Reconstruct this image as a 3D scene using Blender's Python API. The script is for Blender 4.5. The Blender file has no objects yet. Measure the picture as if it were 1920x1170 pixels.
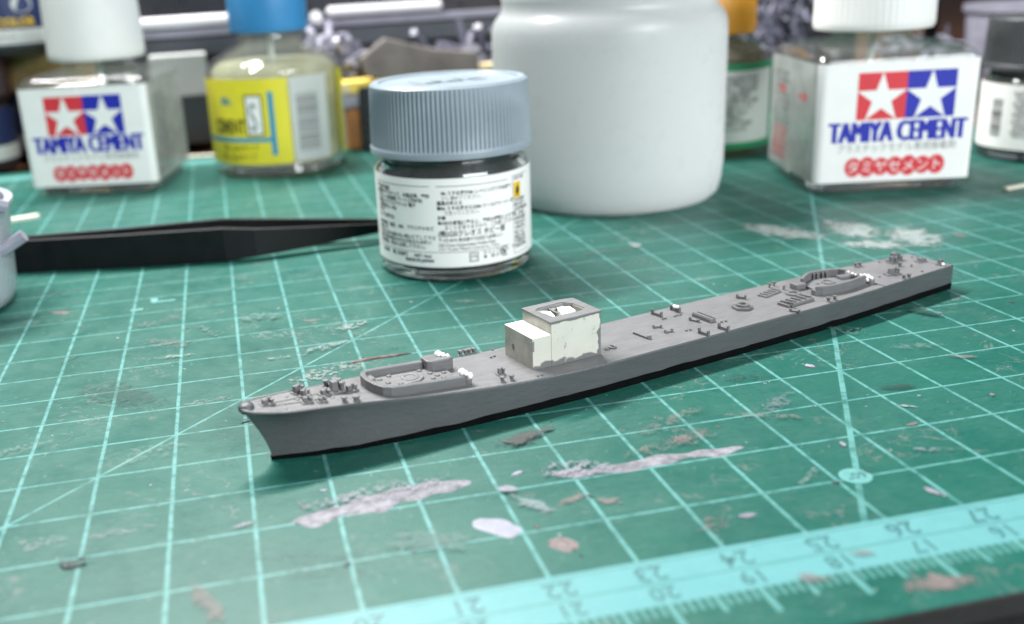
import bpy, bmesh, math, random
from mathutils import Vector, Matrix, noise
random.seed(7)
sc = bpy.context.scene
COL = sc.collection
R = math.radians
sc.unit_settings.system = 'METRIC'; sc.unit_settings.scale_length = 0.01     # 1 unit = 1 cm (one mat square)

# ---------------------------------------------------------------- camera
cd = bpy.data.cameras.new("camera"); cam = bpy.data.objects.new("camera", cd); COL.objects.link(cam)
rx = Vector((0.97627323, -0.20948751, -0.05482296))
ry = Vector((-0.11676053, -0.29604343, -0.94801122))
rz = Vector((0.18236654, 0.93191913, -0.31347915))
M = Matrix((rx, -ry, -rz)).transposed().to_4x4(); M.translation = Vector((5.16327775, -8.68165865, 6.20527001))
cam.matrix_world = M
cd.sensor_width = 36.0; cd.lens = 1875.01 / 1920 * 36.0
cd.shift_x = 154.57 / 1920; cd.shift_y = -24.65 / 1920
cd.clip_start = 0.1; cd.clip_end = 2000
cd.dof.use_dof = True; cd.dof.focus_distance = 15.6; cd.dof.aperture_fstop = 0.17
sc.camera = cam

# ---------------------------------------------------------------- light
W = bpy.data.worlds.new("World"); sc.world = W; W.use_nodes = True
bg = W.node_tree.nodes["Background"]; bg.inputs[0].default_value = (0.80, 0.90, 1.0, 1); bg.inputs[1].default_value = 0.20
def area(name, loc, target, sx, sy, power, col):
    l = bpy.data.lights.new(name, 'AREA'); l.shape = 'RECTANGLE'; l.size = sx; l.size_y = sy; l.energy = power; l.color = col
    o = bpy.data.objects.new(name, l); COL.objects.link(o); o.location = loc
    o.rotation_euler = (Vector(target) - Vector(loc)).to_track_quat('-Z', 'Y').to_euler(); return o
area("desk_lamp", (-3, 35, 45), (9, 7, 0), 42, 2.2, 94000, (1.0, 0.985, 0.97))
area("front_fill", (42, -62, 40), (10, 10, 2), 56, 30, 110000, (0.95, 0.98, 1.0))  # unseen soft fill added low at front right, lights camera-facing sides
sc.view_settings.view_transform = 'Standard'; sc.view_settings.look = 'None'
sc.view_settings.exposure = 0.0; sc.view_settings.gamma = 1.0
sc.cycles.max_bounces = 14; sc.cycles.transmission_bounces = 12; sc.cycles.transparent_max_bounces = 12
sc.cycles.caustics_reflective = False; sc.cycles.caustics_refractive = False
sc.cycles.sample_clamp_indirect = 6.0

# ---------------------------------------------------------------- materials
class X:
    """a node output with arithmetic"""
    def __init__(s, nt, sock): s.nt, s.s = nt, sock
    def m(s, op, *a, clamp=False):
        n = s.nt.nodes.new('ShaderNodeMath'); n.operation = op; n.use_clamp = clamp
        for i, v in enumerate((s,) + a):
            if isinstance(v, X): s.nt.links.new(v.s, n.inputs[i])
            else: n.inputs[i].default_value = v
        return X(s.nt, n.outputs[0])
    def __add__(s, o): return s.m('ADD', o)
    def __sub__(s, o): return s.m('SUBTRACT', o)
    def __mul__(s, o): return s.m('MULTIPLY', o)
    def absv(s): return s.m('ABSOLUTE')
    def mx(s, o): return s.m('MAXIMUM', o)
    def mn(s, o): return s.m('MINIMUM', o)
    def ramp(s, a, b, lo=0.0, hi=1.0):
        n = s.nt.nodes.new('ShaderNodeMapRange'); n.clamp = True
        s.nt.links.new(s.s, n.inputs[0])
        for i, v in enumerate((a, b, lo, hi)): n.inputs[i + 1].default_value = v
        return X(s.nt, n.outputs[0])
def mix(nt, f, a, b):
    n = nt.nodes.new('ShaderNodeMix'); n.data_type = 'RGBA'
    for sock, v in ((n.inputs[0], f), (n.inputs[6], a), (n.inputs[7], b)):
        if isinstance(v, X): nt.links.new(v.s, sock)
        elif isinstance(v, (int, float)): sock.default_value = v
        else: sock.default_value = tuple(v) + (1,) if len(v) == 3 else v
    return X(nt, n.outputs[2])
def noi(nt, vec, scale, detail=3, rough=0.55, col=False, dist=0.0):
    n = nt.nodes.new('ShaderNodeTexNoise'); n.inputs['Scale'].default_value = scale
    n.inputs['Detail'].default_value = detail; n.inputs['Roughness'].default_value = rough; n.inputs['Distortion'].default_value = dist
    if vec is not None: nt.links.new(vec.s, n.inputs['Vector'])
    return X(nt, n.outputs[1] if col else n.outputs[0])
def scalev(nt, vec, s):
    n = nt.nodes.new('ShaderNodeVectorMath'); n.operation = 'MULTIPLY'; nt.links.new(vec.s, n.inputs[0]); n.inputs[1].default_value = s
    return X(nt, n.outputs[0])
def new_mat(name):
    m = bpy.data.materials.new(name); m.use_nodes = True; nt = m.node_tree
    return m, nt, nt.nodes['Principled BSDF']
def coord(nt, kind='Object'):
    t = nt.nodes.new('ShaderNodeTexCoord'); return X(nt, t.outputs[kind])
def bump(nt, b, h, strength=0.3, dist=0.02):
    n = nt.nodes.new('ShaderNodeBump'); n.inputs['Strength'].default_value = strength; n.inputs['Distance'].default_value = dist
    nt.links.new(h.s, n.inputs['Height']); nt.links.new(n.outputs[0], b.inputs['Normal'])
def plain(name, col, rough=0.45, var=0.12, vscale=2.0, metal=0.0, bmp=0.15, bscale=12.0, bdist=0.01, spec=0.5, stretch=None, **kw):
    m, nt, b = new_mat(name); c = coord(nt)
    if stretch: c = scalev(nt, c, stretch)
    n1 = noi(nt, c, vscale, 4)
    d = tuple(x * (1 - var) for x in col); l = tuple(min(1, x * (1 + var)) for x in col)
    nt.links.new(mix(nt, n1.ramp(0.3, 0.7), d, l).s, b.inputs['Base Color'])
    nt.links.new(noi(nt, c, vscale * 3, 3).ramp(0.3, 0.7, rough * 0.85, min(1, rough * 1.15)).s, b.inputs['Roughness'])
    b.inputs['Metallic'].default_value = metal; b.inputs['Specular IOR Level'].default_value = spec
    for k, v in kw.items(): b.inputs[k.replace('_', ' ')].default_value = v
    if bmp: bump(nt, b, noi(nt, c, bscale, 3), bmp, bdist)
    return m
def glassy(name, col, rough=0.02, ior=1.45, tr=1.0):
    m, nt, b = new_mat(name); b.inputs['Base Color'].default_value = (*col, 1)
    b.inputs['Transmission Weight'].default_value = tr; b.inputs['IOR'].default_value = ior
    nt.links.new(noi(nt, coord(nt), 1.2, 2).ramp(0.3, 0.7, rough * 0.5, rough * 1.8).s, b.inputs['Roughness'])
    return m

GREEN = (0.004, 0.082, 0.062)
MT = {}
MT['cap_blue_grey'] = plain('cap_blue_grey', (0.235, 0.29, 0.33), 0.38, 0.05, bmp=0.05)
MT['cap_dark'] = plain('cap_dark', (0.06, 0.065, 0.07), 0.4, 0.08)
MT['cap_white'] = plain('cap_white', (0.72, 0.73, 0.71), 0.42, 0.04, 0.8, bmp=0.04)
MT['cap_sky'] = plain('cap_sky', (0.035, 0.22, 0.47), 0.4, 0.05)
MT['cap_amber'] = plain('cap_amber', (0.80, 0.36, 0.03), 0.4, 0.06)
MT['cap_gold'] = plain('cap_gold', (0.36, 0.24, 0.09), 0.4, 0.1)
MT['cap_maroon'] = plain('cap_maroon', (0.035, 0.012, 0.015), 0.4, 0.1)
MT['paper'] = plain('paper', (0.80, 0.80, 0.78), 0.5, 0.03, 1.5, bmp=0.04)
MT['paper_grey'] = plain('paper_grey', (0.50, 0.52, 0.50), 0.5, 0.05, 1.5, bmp=0.04)
MT['paper_yellow'] = plain('paper_yellow', (0.70, 0.62, 0.03), 0.5, 0.05, 1.5, bmp=0.04)
MT['paper_navy'] = plain('paper_navy', (0.015, 0.03, 0.11), 0.5, 0.1, 1.5, bmp=0.04)
MT['ink_black'] = plain('ink_black', (0.02, 0.022, 0.025), 0.6, 0.05, bmp=0)
MT['ink_grey'] = plain('ink_grey', (0.16, 0.165, 0.17), 0.6, 0.05, bmp=0)
MT['ink_red'] = plain('ink_red', (0.62, 0.035, 0.05), 0.5, 0.05, bmp=0)
MT['ink_blue'] = plain('ink_blue', (0.012, 0.02, 0.36), 0.5, 0.05, bmp=0)
MT['ink_teal'] = plain('ink_teal', (0.03, 0.22, 0.26), 0.5, 0.05, bmp=0)
MT['ink_cyan'] = plain('ink_cyan', (0.02, 0.26, 0.42), 0.5, 0.05, bmp=0)
MT['ink_olive'] = plain('ink_olive', (0.09, 0.085, 0.01), 0.5, 0.05, bmp=0)
MT['ink_green'] = plain('ink_green', (0.02, 0.30, 0.13), 0.5, 0.05, bmp=0)
MT['ink_yellow'] = plain('ink_yellow', (0.72, 0.47, 0.02), 0.5, 0.05, bmp=0)
MT['mat_ink'] = plain('mat_ink', (0.040, 0.145, 0.145), 0.5, 0.2, bmp=0)
MT['mat_print'] = plain('mat_print', (0.10, 0.28, 0.265), 0.5, 0.12, 6, bmp=0)
MT['glass'] = glassy('glass', (0.93, 0.97, 0.95), 0.015, 1.48, 0.97)
MT['glass_green'] = glassy('glass_green', (0.80, 0.90, 0.86), 0.02, 1.48)
MT['liquid_clear'] = glassy('liquid_clear', (0.88, 0.93, 0.88), 0.01, 1.36, 0.86)
MT['liquid_straw'] = glassy('liquid_straw', (0.84, 0.85, 0.64), 0.01, 1.36, 0.5)
MT['liquid_amber'] = glassy('liquid_amber', (0.60, 0.50, 0.30), 0.03, 1.36, 0.8)
MT['paint_grey'] = plain('paint_grey', (0.09, 0.10, 0.115), 0.3, 0.3, 1.5)
MT['paint_black'] = plain('paint_black', (0.02, 0.022, 0.025), 0.3, 0.3, 1.5)
MT['poly'] = plain('poly', (0.66, 0.70, 0.70), 0.32, 0.03, 0.5, bmp=0.03, bscale=3,
                   Subsurface_Weight=0.5, Subsurface_Radius=(1.2, 1.3, 1.35), Subsurface_Scale=1.0)
def milky(name, col, k=0.5, rough=0.3):
    m, nt, b = new_mat(name); c = coord(nt)
    nt.links.new(mix(nt, noi(nt, c, 0.4, 3).ramp(.3, .7), tuple(v * .96 for v in col), col).s, b.inputs['Base Color'])
    nt.links.new(noi(nt, c, 2.5, 4).ramp(0.3, 0.7, rough * .8, rough * 1.3).s, b.inputs['Roughness'])
    t = nt.nodes.new('ShaderNodeBsdfTranslucent'); t.inputs[0].default_value = (*[min(1, v * 1.15) for v in col], 1)
    x = nt.nodes.new('ShaderNodeMixShader'); x.inputs[0].default_value = k; out = nt.nodes['Material Output']
    nt.links.new(b.outputs[0], x.inputs[1]); nt.links.new(t.outputs[0], x.inputs[2]); nt.links.new(x.outputs[0], out.inputs[0])
    bump(nt, b, noi(nt, c, 1.5, 4), 0.12, 0.03); return m
def clear(name, tint, body, k=0.1, rough=0.03, ior=1.45):
    """clear wall or liquid: see-through, fresnel gloss, a little milky body"""
    m = bpy.data.materials.new(name); m.use_nodes = True; nt = m.node_tree; nt.nodes.clear(); N = nt.nodes.new
    tr = N('ShaderNodeBsdfTransparent'); tr.inputs[0].default_value = (*tint, 1)
    tl = N('ShaderNodeBsdfTranslucent'); tl.inputs[0].default_value = (*body, 1); df = N('ShaderNodeBsdfDiffuse'); df.inputs[0].default_value = (*body, 1)
    gl = N('ShaderNodeBsdfGlossy'); gl.inputs['Roughness'].default_value = rough; lw = N('ShaderNodeLayerWeight'); lw.inputs[0].default_value = .5; fr = X(nt, lw.outputs['Facing']).m('POWER', 4.0) * (.55 * (ior - 1) / .45) + .035 * (ior - 1) / .45
    m1 = N('ShaderNodeMixShader'); m1.inputs[0].default_value = .5; m2 = N('ShaderNodeMixShader'); m3 = N('ShaderNodeMixShader'); out = N('ShaderNodeOutputMaterial')
    c = coord(nt); nt.links.new(noi(nt, c, 1.3, 3).ramp(.3, .7, k * .75, k * 1.25).s, m2.inputs[0])
    L = nt.links.new; L(tl.outputs[0], m1.inputs[1]); L(df.outputs[0], m1.inputs[2]); L(tr.outputs[0], m2.inputs[1]); L(m1.outputs[0], m2.inputs[2])
    L(fr.s, m3.inputs[0]); L(m2.outputs[0], m3.inputs[1]); L(gl.outputs[0], m3.inputs[2]); L(m3.outputs[0], out.inputs[0]); return m
MT['poly'] = milky('frosted_plastic', (0.61, 0.635, 0.635), 0.5)
MT['bottle_glass'] = clear('bottle_glass', (0.98, 0.99, 0.98), (0.84, 0.88, 0.85), 0.035)
MT['liquid_clear'] = clear('liquid_clear', (0.95, 0.97, 0.95), (0.70, 0.78, 0.72), 0.07, ior=1.1)
MT['liquid_straw'] = clear('liquid_straw', (0.97, 0.97, 0.84), (0.82, 0.82, 0.62), 0.36, ior=1.1)
MT['liquid_amber'] = clear('liquid_amber', (0.62, 0.55, 0.38), (0.40, 0.34, 0.22), 0.35, ior=1.1)
MT['label_side_shade'] = clear('label_side_shade', (0.80, 0.84, 0.82), (0.62, 0.64, 0.62), 0.66, ior=1.2)  # label side greyed and half clear, its shade put into the colour
MT['cup'] = plain('cup', (0.56, 0.62, 0.66), 0.3, 0.1, 1.0, bmp=0.1, bscale=4, Transmission_Weight=0.35)
MT['black_metal'] = plain('black_metal', (0.0025, 0.003, 0.004), 0.5, 0.3, 1.0, bmp=0.1, spec=0.3)
MT['bare_metal'] = plain('bare_metal', (0.45, 0.47, 0.48), 0.3, 0.1, 2.0, metal=0.8)
MT['sprue'] = plain('sprue', (0.15, 0.15, 0.20), 0.4, 0.2, 2.0)
MT['sprue_light'] = plain('sprue_light', (0.27, 0.27, 0.33), 0.35, 0.2, 2.0)
MT['box_dark'] = plain('box_dark', (0.012, 0.014, 0.020), 0.3, 0.2, 0.6)
MT['box_slate'] = plain('box_slate', (0.055, 0.065, 0.08), 0.35, 0.15, 0.6)
MT['box_mid'] = plain('box_mid', (0.26, 0.26, 0.32), 0.3, 0.1, 0.6)
MT['reflection_white'] = plain('reflection_white', (0.70, 0.70, 0.74), 0.25, 0.02, 0.6)  # white for lamp reflections modelled as solid shapes
MT['card_brown'] = plain('card_brown', (0.16, 0.09, 0.055), 0.6, 0.15, 1.0)
MT['card_orange'] = plain('card_orange', (0.42, 0.17, 0.05), 0.6, 0.25, 1.5)
MT['card_cream'] = plain('card_cream', (0.75, 0.60, 0.36), 0.6, 0.1, 1.5)
MT['card_yellow'] = plain('card_yellow', (0.85, 0.62, 0.12), 0.6, 0.1, 1.5)
MT['stick_cream'] = plain('stick_cream', (0.72, 0.70, 0.58), 0.5, 0.05, 1.5)
MT['pad'] = plain('pad', (0.12, 0.105, 0.095), 0.7, 0.25, 1.0, bmp=0.3)
MT['pad_edge'] = plain('pad_edge', (0.24, 0.20, 0.16), 0.7, 0.2, 1.0)
MT['table'] = plain('table', (0.10, 0.042, 0.022), 0.35, 0.4, 0.4, stretch=(0.15, 2.0, 1.0))
MT['wall'] = plain('wall', (0.10, 0.10, 0.11), 0.8, 0.1, 0.05)
MT['mat_edge'] = plain('mat_edge', (0.010, 0.012, 0.012), 0.7, 0.2, 3)
MT['white_putty'] = plain('white_putty', (0.86, 0.86, 0.85), 0.3, 0.04, 6, bmp=0.1)

def ship_paint(name, col, worn=0.10):
    m, nt, b = new_mat(name); c = coord(nt)
    st = noi(nt, scalev(nt, c, (1.1, 9.0, 9.0)), 2.2, 5, 0.65)
    bl = noi(nt, c, 0.9, 3)
    k = (st * 0.6 + bl * 0.4).ramp(0.36, 0.64)
    a = mix(nt, k, tuple(x * (1 - worn) for x in col), tuple(x * (1 + worn) for x in col))
    nt.links.new(a.s, b.inputs['Base Color'])
    nt.links.new(st.ramp(0.3, 0.7, 0.34, 0.52).s, b.inputs['Roughness'])
    fine = noi(nt, scalev(nt, c, (1.5, 22.0, 12.0)), 3.0, 4, 0.6)
    bump(nt, b, fine * 0.6 + noi(nt, c, 30, 2) * 0.25 + noi(nt, c, 5, 3) * 0.3, 0.5, 0.016)
    return m
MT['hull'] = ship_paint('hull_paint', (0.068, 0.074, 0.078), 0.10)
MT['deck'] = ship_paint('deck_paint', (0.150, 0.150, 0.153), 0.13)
MT['fit'] = ship_paint('fitting_paint', (0.125, 0.126, 0.129), 0.12)
MT['boot'] = plain('boot_black', (0.003, 0.0035, 0.004), 0.55, 0.3, 4, bmp=0.4, bscale=8, spec=0.06)

def cream_mat(name, base, lowz, seed):
    """cream plastic card with smeared grey paint at its foot and edges"""
    m, nt, b = new_mat(name); c = coord(nt)
    sep = nt.nodes.new('ShaderNodeSeparateXYZ'); nt.links.new(c.s, sep.inputs[0])
    x, y, z = (X(nt, sep.outputs[i]) for i in range(3))
    n1 = noi(nt, c, 3.2 + seed, 3, 0.6)
    n2 = noi(nt, scalev(nt, c, (5, 5, 2.2)), 2.1, 5, 0.75)
    foot = (z - (n1 - 0.5) * 0.30).ramp(lowz - 0.012, lowz + 0.012, 1, 0)
    pat = n2.ramp(0.60, 0.70)
    edge = (x - (n1 - 0.5) * 0.22).ramp(5.155, 5.165)
    top = (z - (n1 - 0.5) * 0.10).ramp(1.125, 1.135)
    k = foot.mx(pat).mx(edge).mx(top)
    col = mix(nt, n1.ramp(0.3, 0.7), tuple(v * 0.92 for v in base), base)
    nt.links.new(mix(nt, k, col, (0.15, 0.155, 0.155)).s, b.inputs['Base Color'])
    b.inputs['Roughness'].default_value = 0.4
    bump(nt, b, k, 0.25, 0.01)
    return m
MT['cream'] = cream_mat('cream_card', (0.56, 0.56, 0.50), 0.545, 0.0)
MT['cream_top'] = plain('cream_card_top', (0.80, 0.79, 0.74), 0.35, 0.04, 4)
MT['cream_shade'] = plain('cream_card_shaded', (0.32, 0.32, 0.28), 0.4, 0.2, 5)  # darker copy of the cream for forward faces, shade painted in

# stains: (x1,y1,x2,y2,width,colour,opacity,speckle)
LAV, PNK, WHT, DRK, BRN, HAZ = (0.23, 0.225, 0.27), (0.19, 0.155, 0.15), (0.27, 0.32, 0.305), (0.012, 0.035, 0.030), (0.10, 0.055, 0.05), (0.10, 0.19, 0.17)
ST = [(1.37,11.78,1.75,11.57,.10,PNK,.7,0),(7.33,7.8,7.66,7.35,.05,BRN,.0,0),(9.94,2.2,11.36,2.04,.06,LAV,.75,1),(10.39,2.53,11.31,2.82,.12,PNK,.6,1),
 (17.1,12.24,17.9,10.97,.46,WHT,.8,0),(19.02,11.7,18.95,10.62,.46,WHT,.75,0),(18.13,10.1,19.2,9.52,.30,WHT,.8,0),(19.94,10.69,19.61,9.5,.48,WHT,.8,0),
 (20.65,9.86,20.76,9.66,.12,PNK,.6,0),(8.45,3.25,8.75,3.28,.07,DRK,.0,1),(6.25,9.35,6.55,9.3,.07,PNK,.6,0),(4.04,6.06,4.86,6.1,.10,WHT,.35,1),
 (5.91,6.55,7.1,6.85,.20,WHT,.55,1),(13.62,4.34,13.72,4.22,.06,PNK,1,0),(10.43,.59,10.69,.57,.05,LAV,.8,0),(10.0,.40,10.3,.62,.14,PNK,.5,1),
 (12.84,.52,12.92,.32,.05,LAV,.9,0),(11.44,-1.13,12.05,-1.22,.16,PNK,.75,0),(12.6,1.87,12.61,1.76,.04,LAV,.9,0),(2.26,2.45,2.69,2.42,.16,WHT,.35,1),
 (3.05,2.42,3.74,2.45,.12,WHT,.35,1),(8.55,1.45,9.0,1.60,.06,PNK,.6,0),(9.1,1.40,9.33,1.3,.09,PNK,.6,0),(4.7,2.1,4.97,2.16,.05,LAV,.6,0),
 (13.41,15.74,14.7,16.24,.10,LAV,.6,0),(12.25,11.6,14.2,11.5,.14,PNK,.4,1),(13.69,2.01,13.99,2.09,.04,PNK,.8,0),(14.0,2.6,14.2,2.47,.03,WHT,.8,0),
 (16.74,6.05,17.0,5.6,.14,WHT,.5,1),(4.26,1.13,4.59,.1,.10,PNK,.45,0),(5.38,1.1,6.19,.75,.35,(.05,.10,.09),.22,1),(14.0,11.95,13.95,11.6,.14,WHT,.7,0),
 (5.67,6.37,6.6,6.51,.14,WHT,.5,1),(5.31,8.75,6.2,8.65,.22,WHT,.30,1),(10.36,-.66,10.74,-.82,.08,PNK,.5,0),(11.2,-.45,11.45,-.5,.05,PNK,.5,0),
 (15.43,2.52,15.37,2.45,.04,PNK,.9,0),(8.1,1.9,8.4,1.3,.12,(.20,.26,.27),.6,0),(4.2,9.9,4.7,9.0,.16,HAZ,.6,1),(3.3,9.2,4.2,8.8,.18,PNK,.35,1),
 (3.4,8.3,4.2,8.2,.08,WHT,.6,1),(5.3,7.55,6.2,7.5,.05,WHT,.5,1),(6.9,8.6,7.3,8.8,.16,WHT,.75,1),(2.6,7.2,3.6,6.4,.35,(.01,.06,.045),.35,0),
 (12.2,4.2,12.9,4.1,.10,DRK,.5,1),(14.1,3.2,14.6,3.1,.08,DRK,.55,0),(4.9,5.1,5.1,5.15,.03,DRK,.9,0),(7.5,7.35,7.9,7.3,.03,DRK,.6,1),
 (2.7,1.9,3.1,1.86,.07,DRK,.9,1),(1.9,8.6,2.3,9.0,.02,DRK,.8,0),(9.3,5.9,10.0,5.8,.12,PNK,.4,1),(6.5,1.2,7.3,1.0,.2,HAZ,.4,0),
 (12.0,2.9,12.8,3.4,.16,LAV,.35,1),(13.3,1.4,13.8,1.2,.05,LAV,.5,1),(3.2,4.3,4.2,4.6,.2,WHT,.2,1),(15.8,3.9,16.2,3.7,.06,PNK,.5,0),
 (.6,3.2,1.6,2.2,.3,WHT,.22,1),(11.5,1.0,11.9,1.3,.06,WHT,.4,1),(14.8,5.5,15.3,5.3,.2,HAZ,.5,1),(.9,13.2,1.6,13.0,.3,(.03,.08,.07),.4,1),
 (8.42,3.22,8.90,3.30,.17,(.03,.035,.035),.9,0),(9.0,3.40,9.2,3.46,.05,(.03,.035,.035),.9,0),(8.75,2.30,9.5,2.12,.24,LAV,.7,1),(9.9,2.35,11.2,2.6,.16,PNK,.45,1),(8.0,2.0,8.15,1.95,.08,LAV,.8,0),(16.55,6.05,16.95,5.5,.13,(.004,.05,.038),.7,0),
 (5.6,2.25,7.6,2.45,.22,LAV,.6,1),(11.6,3.1,12.6,2.6,.10,PNK,.5,1),(10.2,2.9,11.5,3.4,.12,PNK,.35,1),(15.2,4.5,16.0,4.3,.12,WHT,.25,1),(1.2,5.0,2.2,5.3,.12,WHT,.3,1),
 (6.1,7.6,6.9,7.9,.12,WHT,.5,1),(9.0,9.4,9.6,9.2,.1,WHT,.3,1),(3.0,10.1,4.0,10.3,.15,PNK,.35,1),(5.0,9.9,5.8,9.7,.2,HAZ,.7,1)]
def mat_material():
    m, nt, b = new_mat('cutting_mat_print'); c = coord(nt)
    wob = noi(nt, c, 2.2, 2, 0.5, col=True)
    v = nt.nodes.new('ShaderNodeVectorMath'); v.operation = 'MULTIPLY_ADD'
    nt.links.new(wob.s, v.inputs[0]); v.inputs[1].default_value = (0.012, 0.012, 0); nt.links.new(c.s, v.inputs[2])
    sep = nt.nodes.new('ShaderNodeSeparateXYZ'); nt.links.new(v.outputs[0], sep.inputs[0])
    x, y = X(nt, sep.outputs[0]), X(nt, sep.outputs[1])
    fr = lambda q, k=1.0: ((q * k + 0.5).m('FRACT') - 0.5).absv() * (1.0 / k)
    fine = noi(nt, c, 26, 3, 0.6); med = noi(nt, c, 1.3, 5, 0.6); big = noi(nt, c, 0.22, 3)
    worn = noi(nt, c, 4.5, 4, 0.65)
    ln = lambda d, w: (d + (fine - 0.5) * 0.012).ramp(w, w + 0.012, 1, 0)
    gx = ln(fr(x), 0.020); gy = ln(fr(y), 0.013)
    d45 = ln(((y - x) - 1.0).absv() * 0.7071, 0.014)
    d60 = ln(((y - 4.0) - (x - 14.0) * 1.73205).absv() * 0.5, 0.032)
    inside = y.ramp(0.06, 0.07).mn(y.ramp(28.04, 28.05, 1, 0)).mn(x.ramp(-14.03, -14.02)).mn(x.ramp(29.02, 29.03, 1, 0))
    lines = gx.mx(gy).mx(d45).mx(d60) * inside
    lines = lines * worn.ramp(0.34, 0.52, 0.35, 1.0) * noi(nt, c, 0.9, 4, 0.7).ramp(0.30, 0.50, 0.6, 1.0)
    band = y.ramp(-0.72, -0.69).mn(y.ramp(0.075, 0.09, 1, 0))
    band = band * (1.0 if False else 1) if False else band
    notch = ln((y - 0.025).absv(), 0.010).mx(ln((y + 0.345).absv(), 0.012))
    band = band * notch.ramp(0, 1, 1, 0.45)
    far = y.ramp(28.0, 28.02).mn(y.ramp(28.75, 28.8, 1, 0))
    mm = fr(x, 10.0).ramp(0.018, 0.028, 1, 0) * y.ramp(-0.90, -0.87) * y.ramp(-0.69, -0.66, 1, 0)
    m5 = fr(x, 2.0).ramp(0.022, 0.034, 1, 0) * y.ramp(-0.99, -0.96) * y.ramp(-0.69, -0.66, 1, 0)
    m1 = fr(x, 1.0).ramp(0.028, 0.042, 1, 0) * y.ramp(-1.13, -1.10) * y.ramp(-0.69, -0.66, 1, 0)
    pr = lines.mx(band).mx(far).mx(mm * 0.8).mx(m5).mx(m1)
    base = mix(nt, big.ramp(0.35, 0.65), tuple(k * 0.86 for k in GREEN), tuple(k * 1.12 for k in GREEN))
    base = mix(nt, med.ramp(0.30, 0.70) * 0.6, base, (0.010, 0.104, 0.074))
    haze = noi(nt, scalev(nt, c, (1.0, 3.0, 1.0)), 0.9, 5, 0.7).ramp(0.54, 0.78, 0, 0.5)
    base = mix(nt, haze, base, (0.038, 0.128, 0.105))
    mot = noi(nt, scalev(nt, c, (1.0, 2.2, 1.0)), 5.5, 5, 0.75)
    base = mix(nt, mot.ramp(0.35, 0.68, 0, 0.40) * noi(nt, c, 0.7, 3).ramp(0.38, 0.62, 0.2, 1.0), base, (0.050, 0.115, 0.102))
    base = mix(nt, mot.ramp(0.30, 0.46, 0.45, 0), base, (0.004, 0.048, 0.036))
    q = noi(nt, c, 0.85, 4, 0.6, dist=1.4)
    vein = (q - 0.5).absv().ramp(0.006, 0.020, 1, 0) * noi(nt, c, 0.5, 2).ramp(0.50, 0.60, 0, 0.55) * noi(nt, c, 6, 3).ramp(0.42, 0.58)
    base = mix(nt, vein, base, (0.15, 0.155, 0.145))
    # fine knife scuffs, mostly along the ruler direction
    scr = noi(nt, scalev(nt, c, (1.4, 26.0, 1.0)), 1.6, 4, 0.7).ramp(0.63, 0.70) * noi(nt, c, 0.6, 3).ramp(0.45, 0.58, 0, 0.7)
    spk = noi(nt, c, 9.0, 3, 0.7).ramp(0.66, 0.71) * noi(nt, c, 0.8, 3).ramp(0.42, 0.58, 0, 0.8)
    drk = noi(nt, c, 1.9, 4, 0.7, dist=1.0).ramp(0.64, 0.74) * noi(nt, c, 0.33, 2).ramp(0.42, 0.58, 0, 0.6)
    base = mix(nt, drk, base, (0.006, 0.045, 0.036))
    col = mix(nt, pr, base, mix(nt, worn.ramp(0.3, 0.6), (0.070, 0.215, 0.20), (0.095, 0.265, 0.25)))
    col = mix(nt, band * worn.ramp(0.3, 0.6, 0.70, 0.92), col, (0.105, 0.285, 0.295))
    col = mix(nt, scr, col, (0.22, 0.31, 0.29))
    col = mix(nt, spk, col, (0.26, 0.31, 0.30))
    nt.links.new(col.s, b.inputs['Base Color'])
    nt.links.new(med.ramp(0.3, 0.7, 0.36, 0.50).s, b.inputs['Roughness'])
    b.inputs['Specular IOR Level'].default_value = 0.32
    h = fine * 0.35 + worn * 0.5 + scr * 0.6
    bump(nt, b, h, 0.35, 0.02)
    return m
MT['mat'] = mat_material()
def crust_mat(name, a, bcol):
    m, nt, b = new_mat(name); c = coord(nt)
    k = noi(nt, c, 5, 5, 0.7).ramp(0.38, 0.62)
    nt.links.new(mix(nt, k, a, bcol).s, b.inputs['Base Color']); b.inputs['Roughness'].default_value = 0.6
    bump(nt, b, noi(nt, c, 14, 4, 0.7), 0.6, 0.03); return m
MT['crust_lav'] = crust_mat('dried_paint_lavender', (0.11, 0.115, 0.125), (0.26, 0.25, 0.285))
MT['crust_pale'] = crust_mat('dried_paint_pale', (0.23, 0.24, 0.29), (0.29, 0.30, 0.36))
MT['crust_brown'] = crust_mat('dried_paint_brown', (0.055, 0.035, 0.032), (0.14, 0.09, 0.085))
MT['crust_pink'] = crust_mat('dried_paint_pink', (0.11, 0.09, 0.085), (0.21, 0.175, 0.17))
MT['crust_dark'] = crust_mat('dried_paint_dark', (0.010, 0.020, 0.018), (0.05, 0.06, 0.06))

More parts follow.
